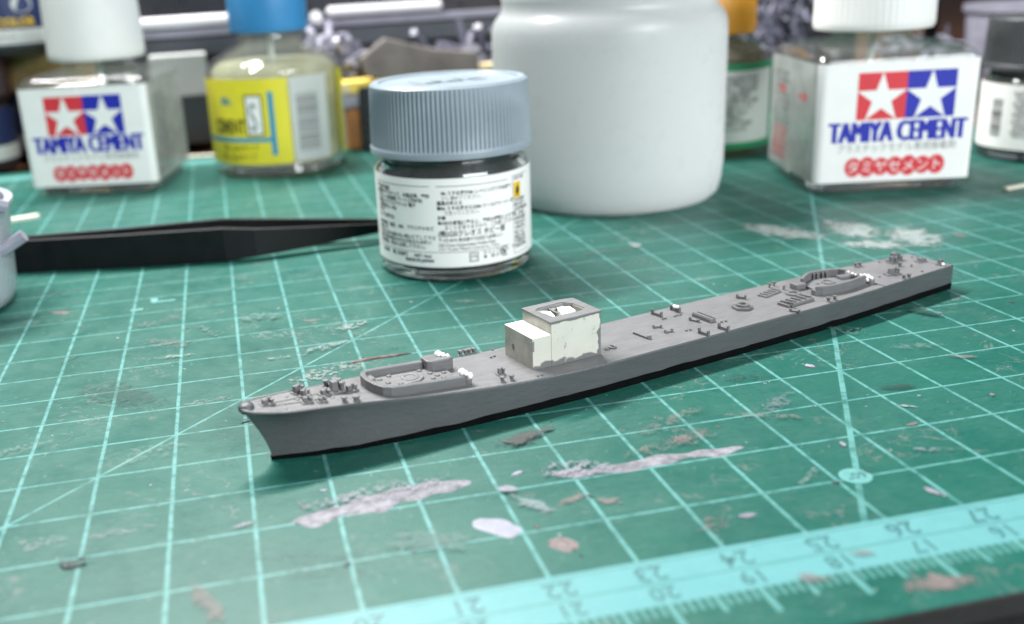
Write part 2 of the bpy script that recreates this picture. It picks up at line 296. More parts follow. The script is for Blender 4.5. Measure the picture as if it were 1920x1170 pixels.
# ---------------------------------------------------------------- mesh helpers
class MB:
    def __init__(s): s.bm = bmesh.new()
    def poly(s, pts):
        return s.bm.faces.new([s.bm.verts.new(p) for p in pts])
    def box(s, c, d, rot=0.0, taper=1.0):
        hx, hy, hz = d[0] / 2, d[1] / 2, d[2] / 2; co, si = math.cos(rot), math.sin(rot); vs = []
        for z in (-1, 1):
            t = taper if z > 0 else 1
            for x, y in ((-1, -1), (1, -1), (1, 1), (-1, 1)):
                px, py = x * hx * t, y * hy * t
                vs.append(s.bm.verts.new((c[0] + px * co - py * si, c[1] + px * si + py * co, c[2] + z * hz)))
        for f in ((3, 2, 1, 0), (4, 5, 6, 7), (0, 1, 5, 4), (1, 2, 6, 5), (2, 3, 7, 6), (3, 0, 4, 7)):
            s.bm.faces.new([vs[i] for i in f])
        return s
    def prism(s, pts, z0, z1, ztop=None):
        """extrude a ccw outline; ztop(x,y) may vary the height"""
        n = len(pts); lo = [s.bm.verts.new((x, y, z0(x, y) if callable(z0) else z0)) for x, y in pts]
        hi = [s.bm.verts.new((x, y, z1(x, y) if callable(z1) else z1)) for x, y in pts]
        s.bm.faces.new(hi); s.bm.faces.new(lo[::-1])
        for i in range(n): s.bm.faces.new((lo[i], lo[(i + 1) % n], hi[(i + 1) % n], hi[i]))
        return s
    def loft(s, rings, cap0=True, cap1=True):
        vr = [[s.bm.verts.new(p) for p in r] for r in rings]; n = len(rings[0])
        for a, b in zip(vr, vr[1:]):
            for i in range(n): s.bm.faces.new((a[i], a[(i + 1) % n], b[(i + 1) % n], b[i]))
        if cap0: s.bm.faces.new(vr[0][::-1])
        if cap1: s.bm.faces.new(vr[-1])
        return s
    def lathe(s, prof, seg=64, c=(0, 0, 0), rf=None, cap0=True, cap1=True):
        rings = []
        for k, (r, z) in enumerate(prof):
            rings.append([(c[0] + (r + (rf(i, k) if rf else 0)) * math.cos(2 * math.pi * i / seg),
                           c[1] + (r + (rf(i, k) if rf else 0)) * math.sin(2 * math.pi * i / seg), c[2] + z) for i in range(seg)])
        return s.loft(rings, cap0, cap1)
    def tube(s, pts, r, seg=8):
        pts = [Vector(p) for p in pts]; rings = []
        for i, p in enumerate(pts):
            d = (pts[min(i + 1, len(pts) - 1)] - pts[max(i - 1, 0)]).normalized()
            up = Vector((0, 0, 1)) if abs(d.z) < 0.9 else Vector((1, 0, 0))
            a = d.cross(up).normalized(); b2 = d.cross(a)
            rr = r[i] if isinstance(r, (list, tuple)) else r
            rings.append([p + a * math.cos(2 * math.pi * k / seg) * rr + b2 * math.sin(2 * math.pi * k / seg) * rr for k in range(seg)])
        return s.loft(rings)
    def wall(s, pts, th, z0, z1, closed=False):
        """a thin upright wall that follows a polyline"""
        P = [Vector(p) for p in pts]; L, Rr = [], []
        for i, p in enumerate(P):
            d = (P[min(i + 1, len(P) - 1)] - P[max(i - 1, 0)]).normalized(); n = Vector((-d.y, d.x)) * th / 2
            L.append(p + n); Rr.append(p - n)
        for i in range(len(P) - 1):
            pass
        out = [(q.x, q.y) for q in Rr] + [(q.x, q.y) for q in reversed(L)]
        n = len(P); f0 = (lambda x, y: z0) if not callable(z0) else z0; f1 = (lambda x, y: z1) if not callable(z1) else z1
        lo = [s.bm.verts.new((x, y, f0(x, y))) for x, y in out]; hi = [s.bm.verts.new((x, y, f1(x, y))) for x, y in out]
        m = len(out)
        for i in range(n - 1):
            j = m - 1 - i
            s.bm.faces.new((hi[i], hi[i + 1], hi[j - 1], hi[j])); s.bm.faces.new((lo[j], lo[j - 1], lo[i + 1], lo[i]))
        for i in range(m): s.bm.faces.new((lo[i], lo[(i + 1) % m], hi[(i + 1) % m], hi[i]))
        return s
    def build(s, name, mat, parent=None, smooth=None, bevel=0, loc=None, rot=0.0, bseg=2):
        bmesh.ops.recalc_face_normals(s.bm, faces=s.bm.faces)
        me = bpy.data.meshes.new(name); s.bm.to_mesh(me); s.bm.free()
        me.materials.append(MT[mat] if isinstance(mat, str) else mat)
        if smooth:
            for p in me.polygons: p.use_smooth = True
            me.set_sharp_from_angle(angle=R(smooth))
        o = bpy.data.objects.new(name, me); COL.objects.link(o); o.parent = parent
        if loc: o.location = loc
        o.rotation_euler[2] = rot
        if bevel:
            b = o.modifiers.new('bevel', 'BEVEL'); b.width = bevel; b.segments = bseg; b.limit_method = 'ANGLE'; b.angle_limit = R(30)
        return o
def tag(o, label=None, cat=None, group=None, kind=None):
    for k, v in (('label', label), ('category', cat), ('group', group), ('kind', kind)):
        if v: o[k] = v
    return o
def root(name, loc, rot, label, cat, group=None):
    o = bpy.data.objects.new(name, None); COL.objects.link(o); o.location = loc; o.rotation_euler[2] = rot
    o.empty_display_size = 0.5
    return tag(o, label, cat, group)

_dg = None
def text_verts(body, size, offset=0.0, xs=1.0, align='LEFT', res=2):
    cu = bpy.data.curves.new('t', 'FONT'); cu.body = body; cu.size = size; cu.offset = offset; cu.resolution_u = res
    cu.align_x = align
    o = bpy.data.objects.new('t', cu); COL.objects.link(o)
    bpy.context.view_layer.update()
    me = bpy.data.meshes.new_from_object(o.evaluated_get(bpy.context.evaluated_depsgraph_get()))
    vs = [(v.co.x * xs, v.co.y) for v in me.vertices]; fs = [tuple(p.vertices) for p in me.polygons]
    bpy.data.objects.remove(o); bpy.data.curves.remove(cu); bpy.data.meshes.remove(me)
    return vs, fs
def print_mesh(name, items, mat, fn, parent, label=None):
    """items: list of (verts2d, faces, ox, oy); fn maps (s,t) on the label to 3d"""
    V, F = [], []
    for vs, fs, ox, oy in items:
        b = len(V); V += [fn(x + ox, y + oy) for x, y in vs]; F += [tuple(i + b for i in f) for f in fs]
    me = bpy.data.meshes.new(name); me.from_pydata(V, [], F); me.materials.append(MT[mat])
    o = bpy.data.objects.new(name, me); COL.objects.link(o); o.parent = parent
    return o
def rect2(x0, y0, x1, y1, n=1):
    vs, fs = [], []
    for i in range(n + 1):
        x = x0 + (x1 - x0) * i / n; vs += [(x, y0), (x, y1)]
    for i in range(n): fs.append((2 * i, 2 * i + 2, 2 * i + 3, 2 * i + 1))
    return vs, fs, 0, 0
def star2(cx, cy, r, ri=None):
    ri = ri or r * 0.382
    p = [(cx, cy)] + [(cx + (r if k % 2 == 0 else ri) * math.sin(math.pi * k / 5), cy + (r if k % 2 == 0 else ri) * math.cos(math.pi * k / 5)) for k in range(10)]
    return p, [(0, 1 + (k + 1) % 10, 1 + k) for k in range(10)], 0, 0

# ---------------------------------------------------------------- setting
MB().box((8, 60, -0.9), (300, 300, 1.0)).build('table', 'table').update_tag()
tag(bpy.data.objects['table'], kind='structure')
w = MB().box((8, 110, 40), (300, 1.0, 120)).build('wall', 'wall'); tag(w, kind='structure')
mat_o = MB().box((7.5, 14.0, -0.16), (46.0, 31.0, 0.30)).build('cutting_mat', 'mat', bevel=0.03)
mat_o.location.z = 0
for v in mat_o.data.vertices: v.co.z = 0.0 if v.co.z > -0.1 else -0.30
mat_o.data.materials.append(MT['mat_edge'])
for p in mat_o.data.polygons:
    if abs(p.normal.z) < 0.5: p.material_index = 1
tag(mat_o, 'green gridded cutting mat stained with dried paint, lying on the dark table', 'cutting mat')
# black layer under the green one shows as a dark rim
MB().box((7.5, 14.0, -0.345), (46.16, 31.5, 0.09)).build('mat_backing', 'mat_edge', mat_o)
# numbers, upside down as on a mat read from the other side
flat = lambda ox, oy: (lambda s, t: (ox - s, oy - t, 0.004))
for n in range(19, 30):
    vs = text_verts(str(n), 0.36, 0.004, 1.0, 'CENTER'); print_mesh('ruler_number', [(vs[0], vs[1], 0, 0)], 'mat_ink', flat(n - 14 + 0.03, -0.05), mat_o)
for n in range(13, 24):
    vs = text_verts(str(n), 0.32, 0.002, 1.0, 'CENTER'); print_mesh('ruler_number', [(vs[0], vs[1], 0, 0)], 'mat_ink', flat(29 - n + 0.03, -0.42), mat_o)
dk = [(0.20 * math.cos(a * math.pi / 16) , 0.19 * math.sin(a * math.pi / 16)) for a in range(32)]
print_mesh('angle_badge', [(dk, [tuple(range(32))], 0, 0)], 'mat_print', lambda s, t: (12.26 + s, 1.03 + t, 0.004), mat_o)
vs = text_verts('60°', 0.20, 0.003, 1.0, 'CENTER'); print_mesh('angle_number', [(vs[0], vs[1], 0, 0)], 'mat_ink', lambda s, t: (12.27 - s, 1.10 - t, 0.008), mat_o)
for q_ in (rect2(3.33, 11.62, 3.80, 11.70), rect2(3.30, 11.705, 3.44, 11.92), rect2(2.93, 11.22, 3.18, 11.32)): print_mesh('corner_mark', [q_], 'mat_print', lambda s, t: (s, t, 0.004), mat_o)

def stain_mat(name, col, al, speck):
    m, nt, b = new_mat(name); c = coord(nt)
    at = nt.nodes.new('ShaderNodeAttribute'); at.attribute_name = 'cover'; a = X(nt, at.outputs['Fac'])
    n1 = noi(nt, c, 4.2, 6, 0.78, dist=0.6)
    k = (a + (n1 - 0.5) * 2.6).ramp(0.40, 0.72, 0, al)
    if speck: k = k * noi(nt, c, 10, 4, 0.75).ramp(0.47, 0.56)
    nt.links.new(mix(nt, noi(nt, c, 8, 3).ramp(.3, .7), tuple(v * .8 for v in col), tuple(min(1, v * 1.15) for v in col)).s, b.inputs['Base Color'])
    nt.links.new(k.s, b.inputs['Alpha']); b.inputs['Roughness'].default_value = 0.5
    bump(nt, b, k, 0.4, 0.02); return m
SM = {}
def stain(i, x1, y1, x2, y2, r, col, al, sp):
    key = (col, al, sp)
    if key not in SM: SM[key] = stain_mat('stain_film', col, al, sp)
    d = Vector((x2 - x1, y2 - y1)); L = d.length; a0 = math.atan2(d.y, d.x); cx, cy = (x1 + x2) / 2, (y1 + y2) / 2
    ra, rb = (L / 2 + r) * 1.25, r * 1.6; N = 28; V = [(cx, cy, .0035 + .0006 * i)]; cov = [1.0]; F = []
    for ring_, cv in ((.5, .62), (1.15, -0.25)):
        for k in range(N):
            t = 2 * math.pi * k / N; q = ring_ * (1 + .28 * noise.noise(Vector((math.cos(t) * 1.3, math.sin(t) * 1.3, i * 3.7))))
            px, py = ra * q * math.cos(t), rb * q * math.sin(t)
            V.append((cx + px * math.cos(a0) - py * math.sin(a0), cy + px * math.sin(a0) + py * math.cos(a0), .0035 + .0006 * i)); cov.append(cv)
    for k in range(N):
        j = (k + 1) % N; F.append((0, 1 + k, 1 + j)); F.append((1 + k, 1 + N + k, 1 + N + j, 1 + j))
    me = bpy.data.meshes.new('paint_stain'); me.from_pydata(V, [], F); me.materials.append(SM[key])
    at = me.attributes.new('cover', 'FLOAT', 'POINT'); at.data.foreach_set('value', cov)
    o = bpy.data.objects.new('paint_stain', me); COL.objects.link(o); o.parent = mat_o
for i, s_ in enumerate([q for q in ST if q[6] > 0]): stain(i, *s_)
for nm_, n_, seed_ in (('crust_pale', 90, 1), ('crust_pink', 60, 2), ('crust_dark', 40, 3)):
    rnd = random.Random(seed_ + 40); mb = MB()
    for _ in range(n_):
        x_, y_ = rnd.uniform(-3, 20), rnd.uniform(.1, 14); r_ = rnd.choice((.008, .012, .016, .022, .034)); a0 = rnd.uniform(0, 6)
        if 4.6 < x_ < 18.4 and abs(-(x_ - 5.3) * .261 + (y_ - 3.76) * .965) < .85: continue
        mb.lathe([(r_, -.003), (r_ * .9, r_ * .4), (r_ * .3, r_ * .6)], 6, (x_, y_, 0), rf=lambda i, k: r_ * .5 * math.sin(i * 2.1 + a0))
    o = mb.build('paint_crumbs', nm_, mat_o, smooth=50); o['kind'] = 'stuff'

def crust(pts, wid, h, mat, seed, label):
    """a lumpy dried paint streak on the mat"""
    rnd = random.Random(seed); P = [Vector(p) for p in pts]
    cum = [0]
    for a, b in zip(P, P[1:]): cum.append(cum[-1] + (b - a).length)
    L = cum[-1]; n = max(10, int(L / 0.045)); m = 9; bm = bmesh.new(); grid = []
    for i in range(n + 1):
        s = L * i / n; j = max(k for k in range(len(P)) if cum[k] <= s + 1e-6); j = min(j, len(P) - 2)
        f = (s - cum[j]) / (cum[j + 1] - cum[j]); p = P[j].lerp(P[j + 1], f); d = (P[j + 1] - P[j]).normalized(); nn = Vector((-d.y, d.x))
        e = math.sqrt(max(0.0, 1 - abs(2 * i / n - 1) ** 3.0))
        wl = wid * e * (0.75 + 0.9 * noise.noise(Vector((s * 2.4, seed, 0)))) ; wr = wid * e * (0.75 + 0.9 * noise.noise(Vector((s * 2.4, seed + 9, 0))))
        row = []
        for k in range(m):
            t = -1 + 2 * k / (m - 1); w_ = (wr if t > 0 else wl) * t
            q = p + nn * w_ + d * 0.05 * noise.noise(Vector((s * 5, t * 3, seed)))
            z = h * (1 - t * t) ** 0.35 * e * (0.65 + 0.8 * abs(noise.noise(Vector((q.x * 7, q.y * 9, seed))))) - 0.002
            row.append(bm.verts.new((q.x, q.y, z if 0 < k < m - 1 else -0.004)))
        grid.append(row)
    for a, b in zip(grid, grid[1:]):
        for k in range(m - 1): bm.faces.new((a[k], a[k + 1], b[k + 1], b[k]))
    mb = MB(); mb.bm.free(); mb.bm = bm; o = mb.build('dried_paint', mat, mat_o, smooth=60); o['label'] = label
crust([(5.42, 2.04), (5.9, 2.06), (6.4, 2.20), (6.9, 2.30), (7.72, 2.34)], 0.26, 0.035, 'crust_lav', 1, 'long lavender-grey dried paint smear in front of the bow')
crust([(7.50, 1.42), (7.72, 1.22), (7.98, 1.02)], 0.24, 0.02, 'crust_pale', 2, 'pale lavender paint spill')
crust([(8.20, 0.75), (8.34, 0.62), (8.46, 0.50)], 0.14, 0.03, 'crust_pink', 3, 'small pinkish paint drop')
crust([(8.72, 2.20), (9.2, 2.10), (9.9, 2.12), (10.4, 2.16), (11.4, 2.14)], 0.16, 0.022, 'crust_lav', 4, 'long grey-pink dried streak along a grid line')
crust([(6.72, 6.88), (7.05, 6.95), (7.45, 6.96), (7.86, 6.98)], 0.055, 0.045, 'crust_brown', 5, 'brown scraped paint ridge behind the bow')
crust([(13.62, 4.35), (13.72, 4.22)], 0.07, 0.03, 'crust_pale', 8, 'small pale paint drop')
crust([(2.78, 1.93), (2.86, 1.80), (3.08, 1.82)], 0.05, 0.04, 'crust_dark', 10, 'dark blot on the grid at front left')
crust([(8.26, 2.33), (8.42, 2.40)], 0.05, 0.03, 'crust_pale', 11, 'small pale paint chip')

# ---------------------------------------------------------------- the ship
SA = R(15.14)
ship = root('model_ship', (5.3, 3.76, 0), SA, 'grey model ship hull with cream bridge block and black waterline, lying across the mat', 'model ship')
HU = [-.36, .2, .75, 1.3, 2, 3, 3.8, 4.7, 5.7, 7.6, 9.5, 11, 13.1]; HH = [.86, .79, .75, .705, .64, .545, .50, .47, .47, .47, .46, .47, .47]
TU = [-.36, -.34, -.30, -.2, 0, .2, .75, 1.3, 2, 3, 3.8, 4.7, 5.7, 6.8, 7.6, 8.3, 9.5, 11, 12.4, 13.1]
TB = [.03, .11, .17, .24, .31, .355, .41, .475, .555, .63, .69, .72, .725, .72, .72, .71, .70, .63, .53, .485]
BU = [0, .25, .5, 1.0, 1.6, 2.2, 3, 3.8, 4.7, 5.7, 6.8, 7.6, 8.3, 9.5, 11, 12.4, 13.1]
BB = [.012, .11, .20, .35, .455, .55, .62, .68, .715, .722, .718, .716, .706, .695, .625, .525, .48]
def interp(x, xs, ys):
    if x <= xs[0]: return ys[0]
    for a, b, c, d in zip(xs, xs[1:], ys, ys[1:]):
        if x <= b: return c + (d - c) * (x - a) / (b - a)
    return ys[-1]
hz = lambda u, v=0: interp(u, HU, HH)
stn = [0, .008, .03, .07, .13, .2, .3, .42, .56, .72, .9, 1.1, 1.35, 1.65, 2, 2.4, 2.8] + [3.2 + .45 * k for k in range(22)] + [13.1]
T = [0, .12, .25, .4, .55, .7, .82, .91, .97, 1.0]
def section(s, t):
    sh = -0.36 * t ** 1.55 * max(0.0, 1 - s / 1.5); u = s + sh
    top = interp(u if t > .999 else s - .36 * max(0, 1 - s / 1.5), TU, TB); bot = interp(s, BU, BB)
    k = 5.5 - 4.5 * min(1, s / 3.4)
    return u, bot + (top - bot) * t ** k
mb = MB(); near, farr = [], []
z0 = 0.05
for s in stn:
    a, b = [], []
    for t in T:
        u, hb = section(s, t); zt = hz(u); z = z0 + (zt - z0) * t
        if t == 1.0: hb -= 0.012
        wv = 0.004 * noise.noise(Vector((s * 1.2, t * 2, 3)))
        a.append(mb.bm.verts.new((u, -hb - wv, z))); b.append(mb.bm.verts.new((u, hb + wv, z)))
    near.append(a); farr.append(b)
for G, fl in ((near, False), (farr, True)):
    for A, B in zip(G, G[1:]):
        for i in range(len(T) - 1): mb.bm.faces.new((A[i], B[i], B[i + 1], A[i + 1]))
for i in range(len(T) - 1):
    mb.bm.faces.new((near[0][i], near[0][i + 1], farr[0][i + 1], farr[0][i])); mb.bm.faces.new((near[-1][i], farr[-1][i], farr[-1][i + 1], near[-1][i + 1]))
mb.build('hull', 'hull', ship, smooth=50)
mb = MB(); rows = []
for s in stn:
    u, hb = section(s, 1.0); hb -= 0.012; zt = hz(u)
    rows.append([mb.bm.verts.new((u, hb * q, zt + (0.0 if abs(q) == 1 else -0.004 + 0.003 * noise.noise(Vector((u * 2, q * 2, 1)))))) for q in (-1, -.92, -.6, -.2, .2, .6, .92, 1)])
for A, B in zip(rows, rows[1:]):
    for i in range(7): mb.bm.faces.new((A[i], B[i], B[i + 1], A[i + 1]))
mb.build('deck', 'deck', ship, smooth=60)
# rounded lip round the bow and the bull nose
lipn = [(section(s, 1.0)[0], -(section(s, 1.0)[1] - .022), hz(section(s, 1.0)[0]) - .006) for s in stn[1:14]]
lipf = [(u, -v, z) for u, v, z in lipn]
MB().tube(lipn, [.020] * 8 + [.016, .013, .010, .007, .004]).build('bow_lip', 'deck', ship, smooth=60)
MB().tube(lipf, [.020] * 8 + [.016, .013, .010, .007, .004]).build('bow_lip', 'deck', ship, smooth=60)
mb = MB(); mb.lathe([(.01, -.085), (.055, -.065), (.085, -.02), (.085, .02), (.065, .05), (.02, .062)], 20, (0, 0, 0)); [setattr(v, 'co', Vector((v.co.x * 1.25 - .27, v.co.y * 1.35, v.co.z * 1.15 + .845))) for v in mb.bm.verts]; mb.build('bull_nose', 'hull', ship, smooth=60)
# black waterline band
mb = MB(); ro, ri = [], []
bst = [0, .02, .05, .1, .17, .26, .4, .6] + [.8 + .155 * k for k in range(80)]; bst = [q for q in bst if q < 13.1] + [13.105]
A, B, C_, D_ = [], [], [], []
for s in bst:
    hb = interp(s, BU, BB) + .010; zt = .062 + .062 * min(1, s / 4) + .020 * noise.noise(Vector((s * 2.1, 0, 5))) + .010 * noise.noise(Vector((s * 7, 0, 2))); u = s - .012 if s < .02 else s
    A.append(mb.bm.verts.new((u, -hb + .012, 0.0))); B.append(mb.bm.verts.new((u, -hb, zt)))
    C_.append(mb.bm.verts.new((u, hb - .012, 0.0))); D_.append(mb.bm.verts.new((u, hb, zt)))
for i in range(len(bst) - 1):
    mb.bm.faces.new((A[i], A[i + 1], B[i + 1], B[i])); mb.bm.faces.new((C_[i], D_[i], D_[i + 1], C_[i + 1]))
    mb.bm.faces.new((A[i], C_[i], C_[i + 1], A[i + 1])); mb.bm.faces.new((B[i], B[i + 1], D_[i + 1], D_[i]))
mb.bm.faces.new((A[0], B[0], D_[0], C_[0])); mb.bm.faces.new((A[-1], C_[-1], D_[-1], B[-1]))
mb.build('waterline_band', 'boot', ship, smooth=50)

def fit(name, fn, mat='fit', bevel=.006, smooth=None):
    mb = MB(); fn(mb); return mb.build(name, mat, ship, bevel=bevel, smooth=smooth)
OFF = 0.0
def on(u, dz): return hz(u) - .006 + dz + OFF
def bollard(u, v, r=.028, h=.085):
    r *= 1.15
    fit('bollard', lambda m: m.lathe([(r * 1.25, 0), (r * 1.25, .012), (r * .8, .018), (r * .8, h * .62), (r * 1.2, h * .78), (r * 1.1, h), (r * .5, h * 1.02)], 12, (u, v, on(u, 0))), bevel=0, smooth=50)
for u, v in ((3.34, .72), (3.43, .72), (3.50, .73), (3.58, .73), (.99, .36), (1.13, .38), (.99, -.33), (1.14, -.36), (3.34, -.53), (3.49, -.54), (11.72, -.52), (11.84, -.53),
             (11.66, .48), (11.76, .47), (9.76, -.60), (9.90, -.61), (1.16, -.36), (12.66, .30), (12.30, .03)):
    bollard(u, v, .03 if u > 3 else .034)
def gear(u, v, sx, sy, h, rot=0.0, name='winch'):
    sx *= 1.15; sy *= 1.2; h *= 1.25
    def f(m):
        z = on(u, 0); m.box((u, v, z + .012), (sx, sy, .026), rot)
        m.box((u - sx * .12, v, z + h * .5), (sx * .42, sy * .55, h), rot, .9)
        c, s_ = math.cos(rot), math.sin(rot)
        for k in (-1, 1):
            px, py = sx * .30, sy * .30 * k
            m.lathe([(sy * .16, 0), (sy * .16, h * .55), (sy * .22, h * .6), (sy * .2, h * .85)], 10, (u + px * c - py * s_, v + px * s_ + py * c, z + .01))
    fit(name, f, bevel=.005)
gear(1.04, .10, .20, .18, .13); gear(1.22, .00, .18, .10, .08, .3); gear(.54, .26, .16, .11, .09, .4); gear(.53, -.12, .14, .11, .07)
gear(.58, .10, .13, .10, .08, .5); gear(.02, .02, .17, .12, .07, .1, 'windlass'); gear(.84, .02, .13, .12, .07, .2); gear(.72, -.20, .12, .08, .06); gear(3.46, -.28, .11, .08, .09, name='locker')
gear(11.80, -.22, .26, .10, .10, -.2); gear(12.52, .34, .22, .13, .13, .1); gear(12.38, .27, .12, .12, .10); gear(12.84, .0, .18, .10, .06); gear(12.93, -.33, .11, .08, .09, name='locker')
# anchor chains: short links along two runs
for v0, v1 in ((.05, .09), (-.06, -.10)):
    def ch(m):
        for k in range(16):
            u = .12 + k * .042; v = v0 + (v1 - v0) * k / 15
            m.box((u, v, on(u, .008)), (.030, .020 if k % 2 else .012, .016), .15)
    fit('anchor_chain', ch, bevel=.003)
for u, v in ((.20, -.22), (.45, .02), (.66, .16), (.35, .18), (.75, -.05), (.90, .18), (.9, -.12)):
    fit('deck_fitting', lambda m: m.lathe([(.028, 0), (.026, .012), (.012, .018)], 10, (u, v, on(u, 0))), bevel=0, smooth=50)
for u, v in ((6.98, .10), (6.98, .02)): pass
small = [(3.89, .68), (3.77, .42), (3.70, .40), (6.95, .30), (7.01, .31), (6.90, -.33), (6.97, -.34), (7.20, .30), (7.26, .31), (7.32, .30), (7.62, -.35), (7.70, -.36), (12.23, .42), (12.26, .02),
         (11.49, -.20), (12.33, -.42), (12.52, -.05), (12.98, .12), (13.0, .20), (12.95, .28), (3.9, -.60), (3.97, -.60), (5.38, -.22), (12.45, -.1), (11.3, .1)]
for u, v in small:
    fit('deck_fitting', lambda m: m.box((u, v, on(u, .012)), (.035, .028, .028), random.random()), bevel=.004)
# U shaped brackets: a low strip with raised ends
def bracket(u, v, L, rot, h=.07, w_=.03, ends=True):
    def f(m):
        c, s_ = math.cos(rot), math.sin(rot); z = on(u, 0)
        m.box((u, v, z + h * .28), (L, w_, h * .56), rot)
        if ends:
            for k in (-1, 1):
                px = k * (L / 2 - .014); m.box((u + px * c, v + px * s_, z + h / 2), (.030, w_ * 1.5, h), rot)
    fit('boat_cradle', f, bevel=.005)
Q = -math.pi / 2
bracket(6.16, -.11, .34, Q + .09, .07, .025, False); fit('cradle_foot', lambda m: m.box((6.20, -.27, on(6.2, .03)), (.07, .03, .06)), bevel=.004)
bracket(6.99, .51, .24, Q + .07, .10); bracket(7.38, .50, .22, Q + .07, .10); bracket(7.00, -.62, .22, Q + .07, .10); bracket(7.40, -.63, .22, Q + .07, .10)
bracket(6.62, .05, .15, Q + 1.0, .06); bracket(6.63, -.22, .15, Q + 1.4, .06); bracket(7.30, -.06, .19, Q + .25, .06); bracket(8.72, .36, .17, Q + .5, .08)
bracket(8.92, -.66, .17, Q + .5, .06); bracket(9.05, -.43, .12, Q + .3, .10)
def hatch(m):
    u, v = 7.50, -.06; z = on(u, 0); m.box((u, v, z + .03), (.13, .42, .06), .02)
    m.box((u - .045, v, z + .068), (.022, .40, .02), .02); m.box((u + .045, v, z + .068), (.022, .40, .02), .02)
fit('hatch', hatch, bevel=.005)
def ring(u, v, r, h, name='mount_ring', mat='fit', n=24, k=.55):
    fit(name, lambda m: m.loft([[(u + rr * math.cos(2 * math.pi * i / n), v + rr * math.sin(2 * math.pi * i / n), on(u, z)) for i in range(n)] for rr, z in ((r, 0), (r, h), (r * .78, h + .006), (r * k, h), (r * k, .006))], False, False), mat, bevel=0, smooth=40)
ring(5.50, -.24, .065, .03); ring(5.38, -.26, .04, .02); ring(9.61, .04, .135, .03); ring(8.38, -.02, .11, .085)
hexp = [(8.38 + .18 * math.cos(R(20 + 60 * i)), -.02 + .17 * math.sin(R(20 + 60 * i))) for i in range(6)]
fit('gun_platform', lambda m: m.prism(hexp, on(8.38, 0), on(8.38, .05)), bevel=.008)
# forward gun tub
zf = lambda x, y: on(x, 0); zt = lambda h: (lambda x, y: on(x, h))
tubf = [(2.80, -.40), (2.3, -.405), (1.85, -.395), (1.66, -.375), (1.58, -.33), (1.52, -.2), (1.485, 0), (1.49, .18), (1.53, .28), (1.60, .335), (1.8, .36), (2.2, .385), (2.52, .40)]
fit('gun_tub_wall', lambda m: m.wall(tubf, .085, zf, zt(.145)), bevel=.012)
fit('gun_tub_step', lambda m: m.box((1.60, .20, on(1.6, .045)), (.10, .16, .09), .1), bevel=.01)
fit('tub_floor', lambda m: m.prism([(1.60, -.36), (2.80, -.36), (2.80, .22), (2.5, .37), (1.72, .33), (1.55, .22), (1.52, .0)], zf, zt(.045)), 'deck', bevel=.006)
OFF = .045
ring(2.16, .06, .13, .022, k=.62)
oct_ = [(2.14 + .22 * math.cos(R(22 + 45 * i)), .05 + .20 * math.sin(R(22 + 45 * i))) for i in range(8)]
fit('gun_platform', lambda m: m.prism(oct_, on(2.14, -.004), on(2.14, .012)), bevel=.004)
for u, v in ((1.72, .14), (1.78, -.02), (1.74, -.18), (1.9, .22), (2.4, .25), (2.5, .1), (2.62, .22), (2.7, .05), (2.45, -.1), (2.56, -.02), (1.93, -.12), (2.6, -.14)):
    fit('deck_fitting', lambda m: m.box((u, v, on(u, .010)), (.07, .06, .022), .2, .8), bevel=.006)
OFF = 0.0
fit('deck_house', lambda m: m.prism([(2.52, .24), (2.60, .20), (2.88, .22), (2.98, .27), (2.96, .43), (2.86, .50), (2.60, .50), (2.53, .44)], zf, zt(.19)), bevel=.02)
fit('tub_end_post', lambda m: m.lathe([(.065, 0), (.07, .06), (.06, .11), (.03, .13)], 14, (2.86, -.36, on(2.86, 0))), bevel=0, smooth=60)
def blob(name, pts, mat='white_putty'):
    mb = MB()
    for (u, v, z, r) in pts:
        mb.lathe([(r * .15, -r), (r * .75, -r * .65), (r, 0), (r * .75, r * .65), (r * .15, r)], 12, (u, v, on(u, z)))
    for w_ in mb.bm.verts:
        w_.co += Vector((noise.noise(w_.co * 18), noise.noise(w_.co * 18 + Vector((5, 0, 0))), noise.noise(w_.co * 18 + Vector((9, 0, 0))))) * .012
    return mb.build(name, mat, ship, smooth=80)
blob('putty_dab', [(2.79, -.34, .18, .055), (2.83, -.37, .165, .045), (2.88, -.40, .13, .05)])
blob('putty_dab', [(2.80, .40, .215, .055), (2.85, .36, .205, .045), (2.92, .34, .19, .032)])
# aft gun tub
fit('tub_floor', lambda m: m.prism([(9.95, -.27), (10.45, -.35), (10.95, -.28), (10.9, .12), (10.42, .34), (10.05, .20)], zf, zt(.045)), 'deck', bevel=.006)
an = [(9.84, -.24), (9.94, -.30), (10.1, -.345), (10.3, -.37), (10.5, -.375), (10.65, -.35), (10.8, -.33), (10.97, -.31)]
af = [(9.98, .20), (10.12, .29), (10.28, .37), (10.42, .395), (10.6, .36), (10.78, .31), (10.92, .24), (10.97, .12)]
fit('gun_tub_wall', lambda m: m.wall(an, .055, zf, zt(.17)), bevel=.008)
fit('gun_tub_wall', lambda m: m.wall(af, .055, zf, zt(.17)), bevel=.008)
fit('gun_tub_wall', lambda m: m.wall([(10.97, .12), (10.93, .02), (11.0, -.06), (11.0, -.24)], .05, zf, zt(.11)), bevel=.008)
for u, v in ((10.42, .345), (10.5, .335), (10.6, .31), (10.68, .29)):
    fit('tub_rib', lambda m: m.box((u, v, on(u, .07)), (.025, .05, .14), -.2), bevel=.004)
fit('ready_locker', lambda m: m.box((10.84, .05, on(10.8, .05)), (.20, .14, .10), -.2), bevel=.008)
fit('tub_foot_box', lambda m: m.box((9.86, -.22, on(9.86, .05)), (.10, .10, .10)), bevel=.008)
fit('deck_house', lambda m: m.box((9.89, .20, on(9.9, .055)), (.22, .18, .11), -.1), bevel=.015)
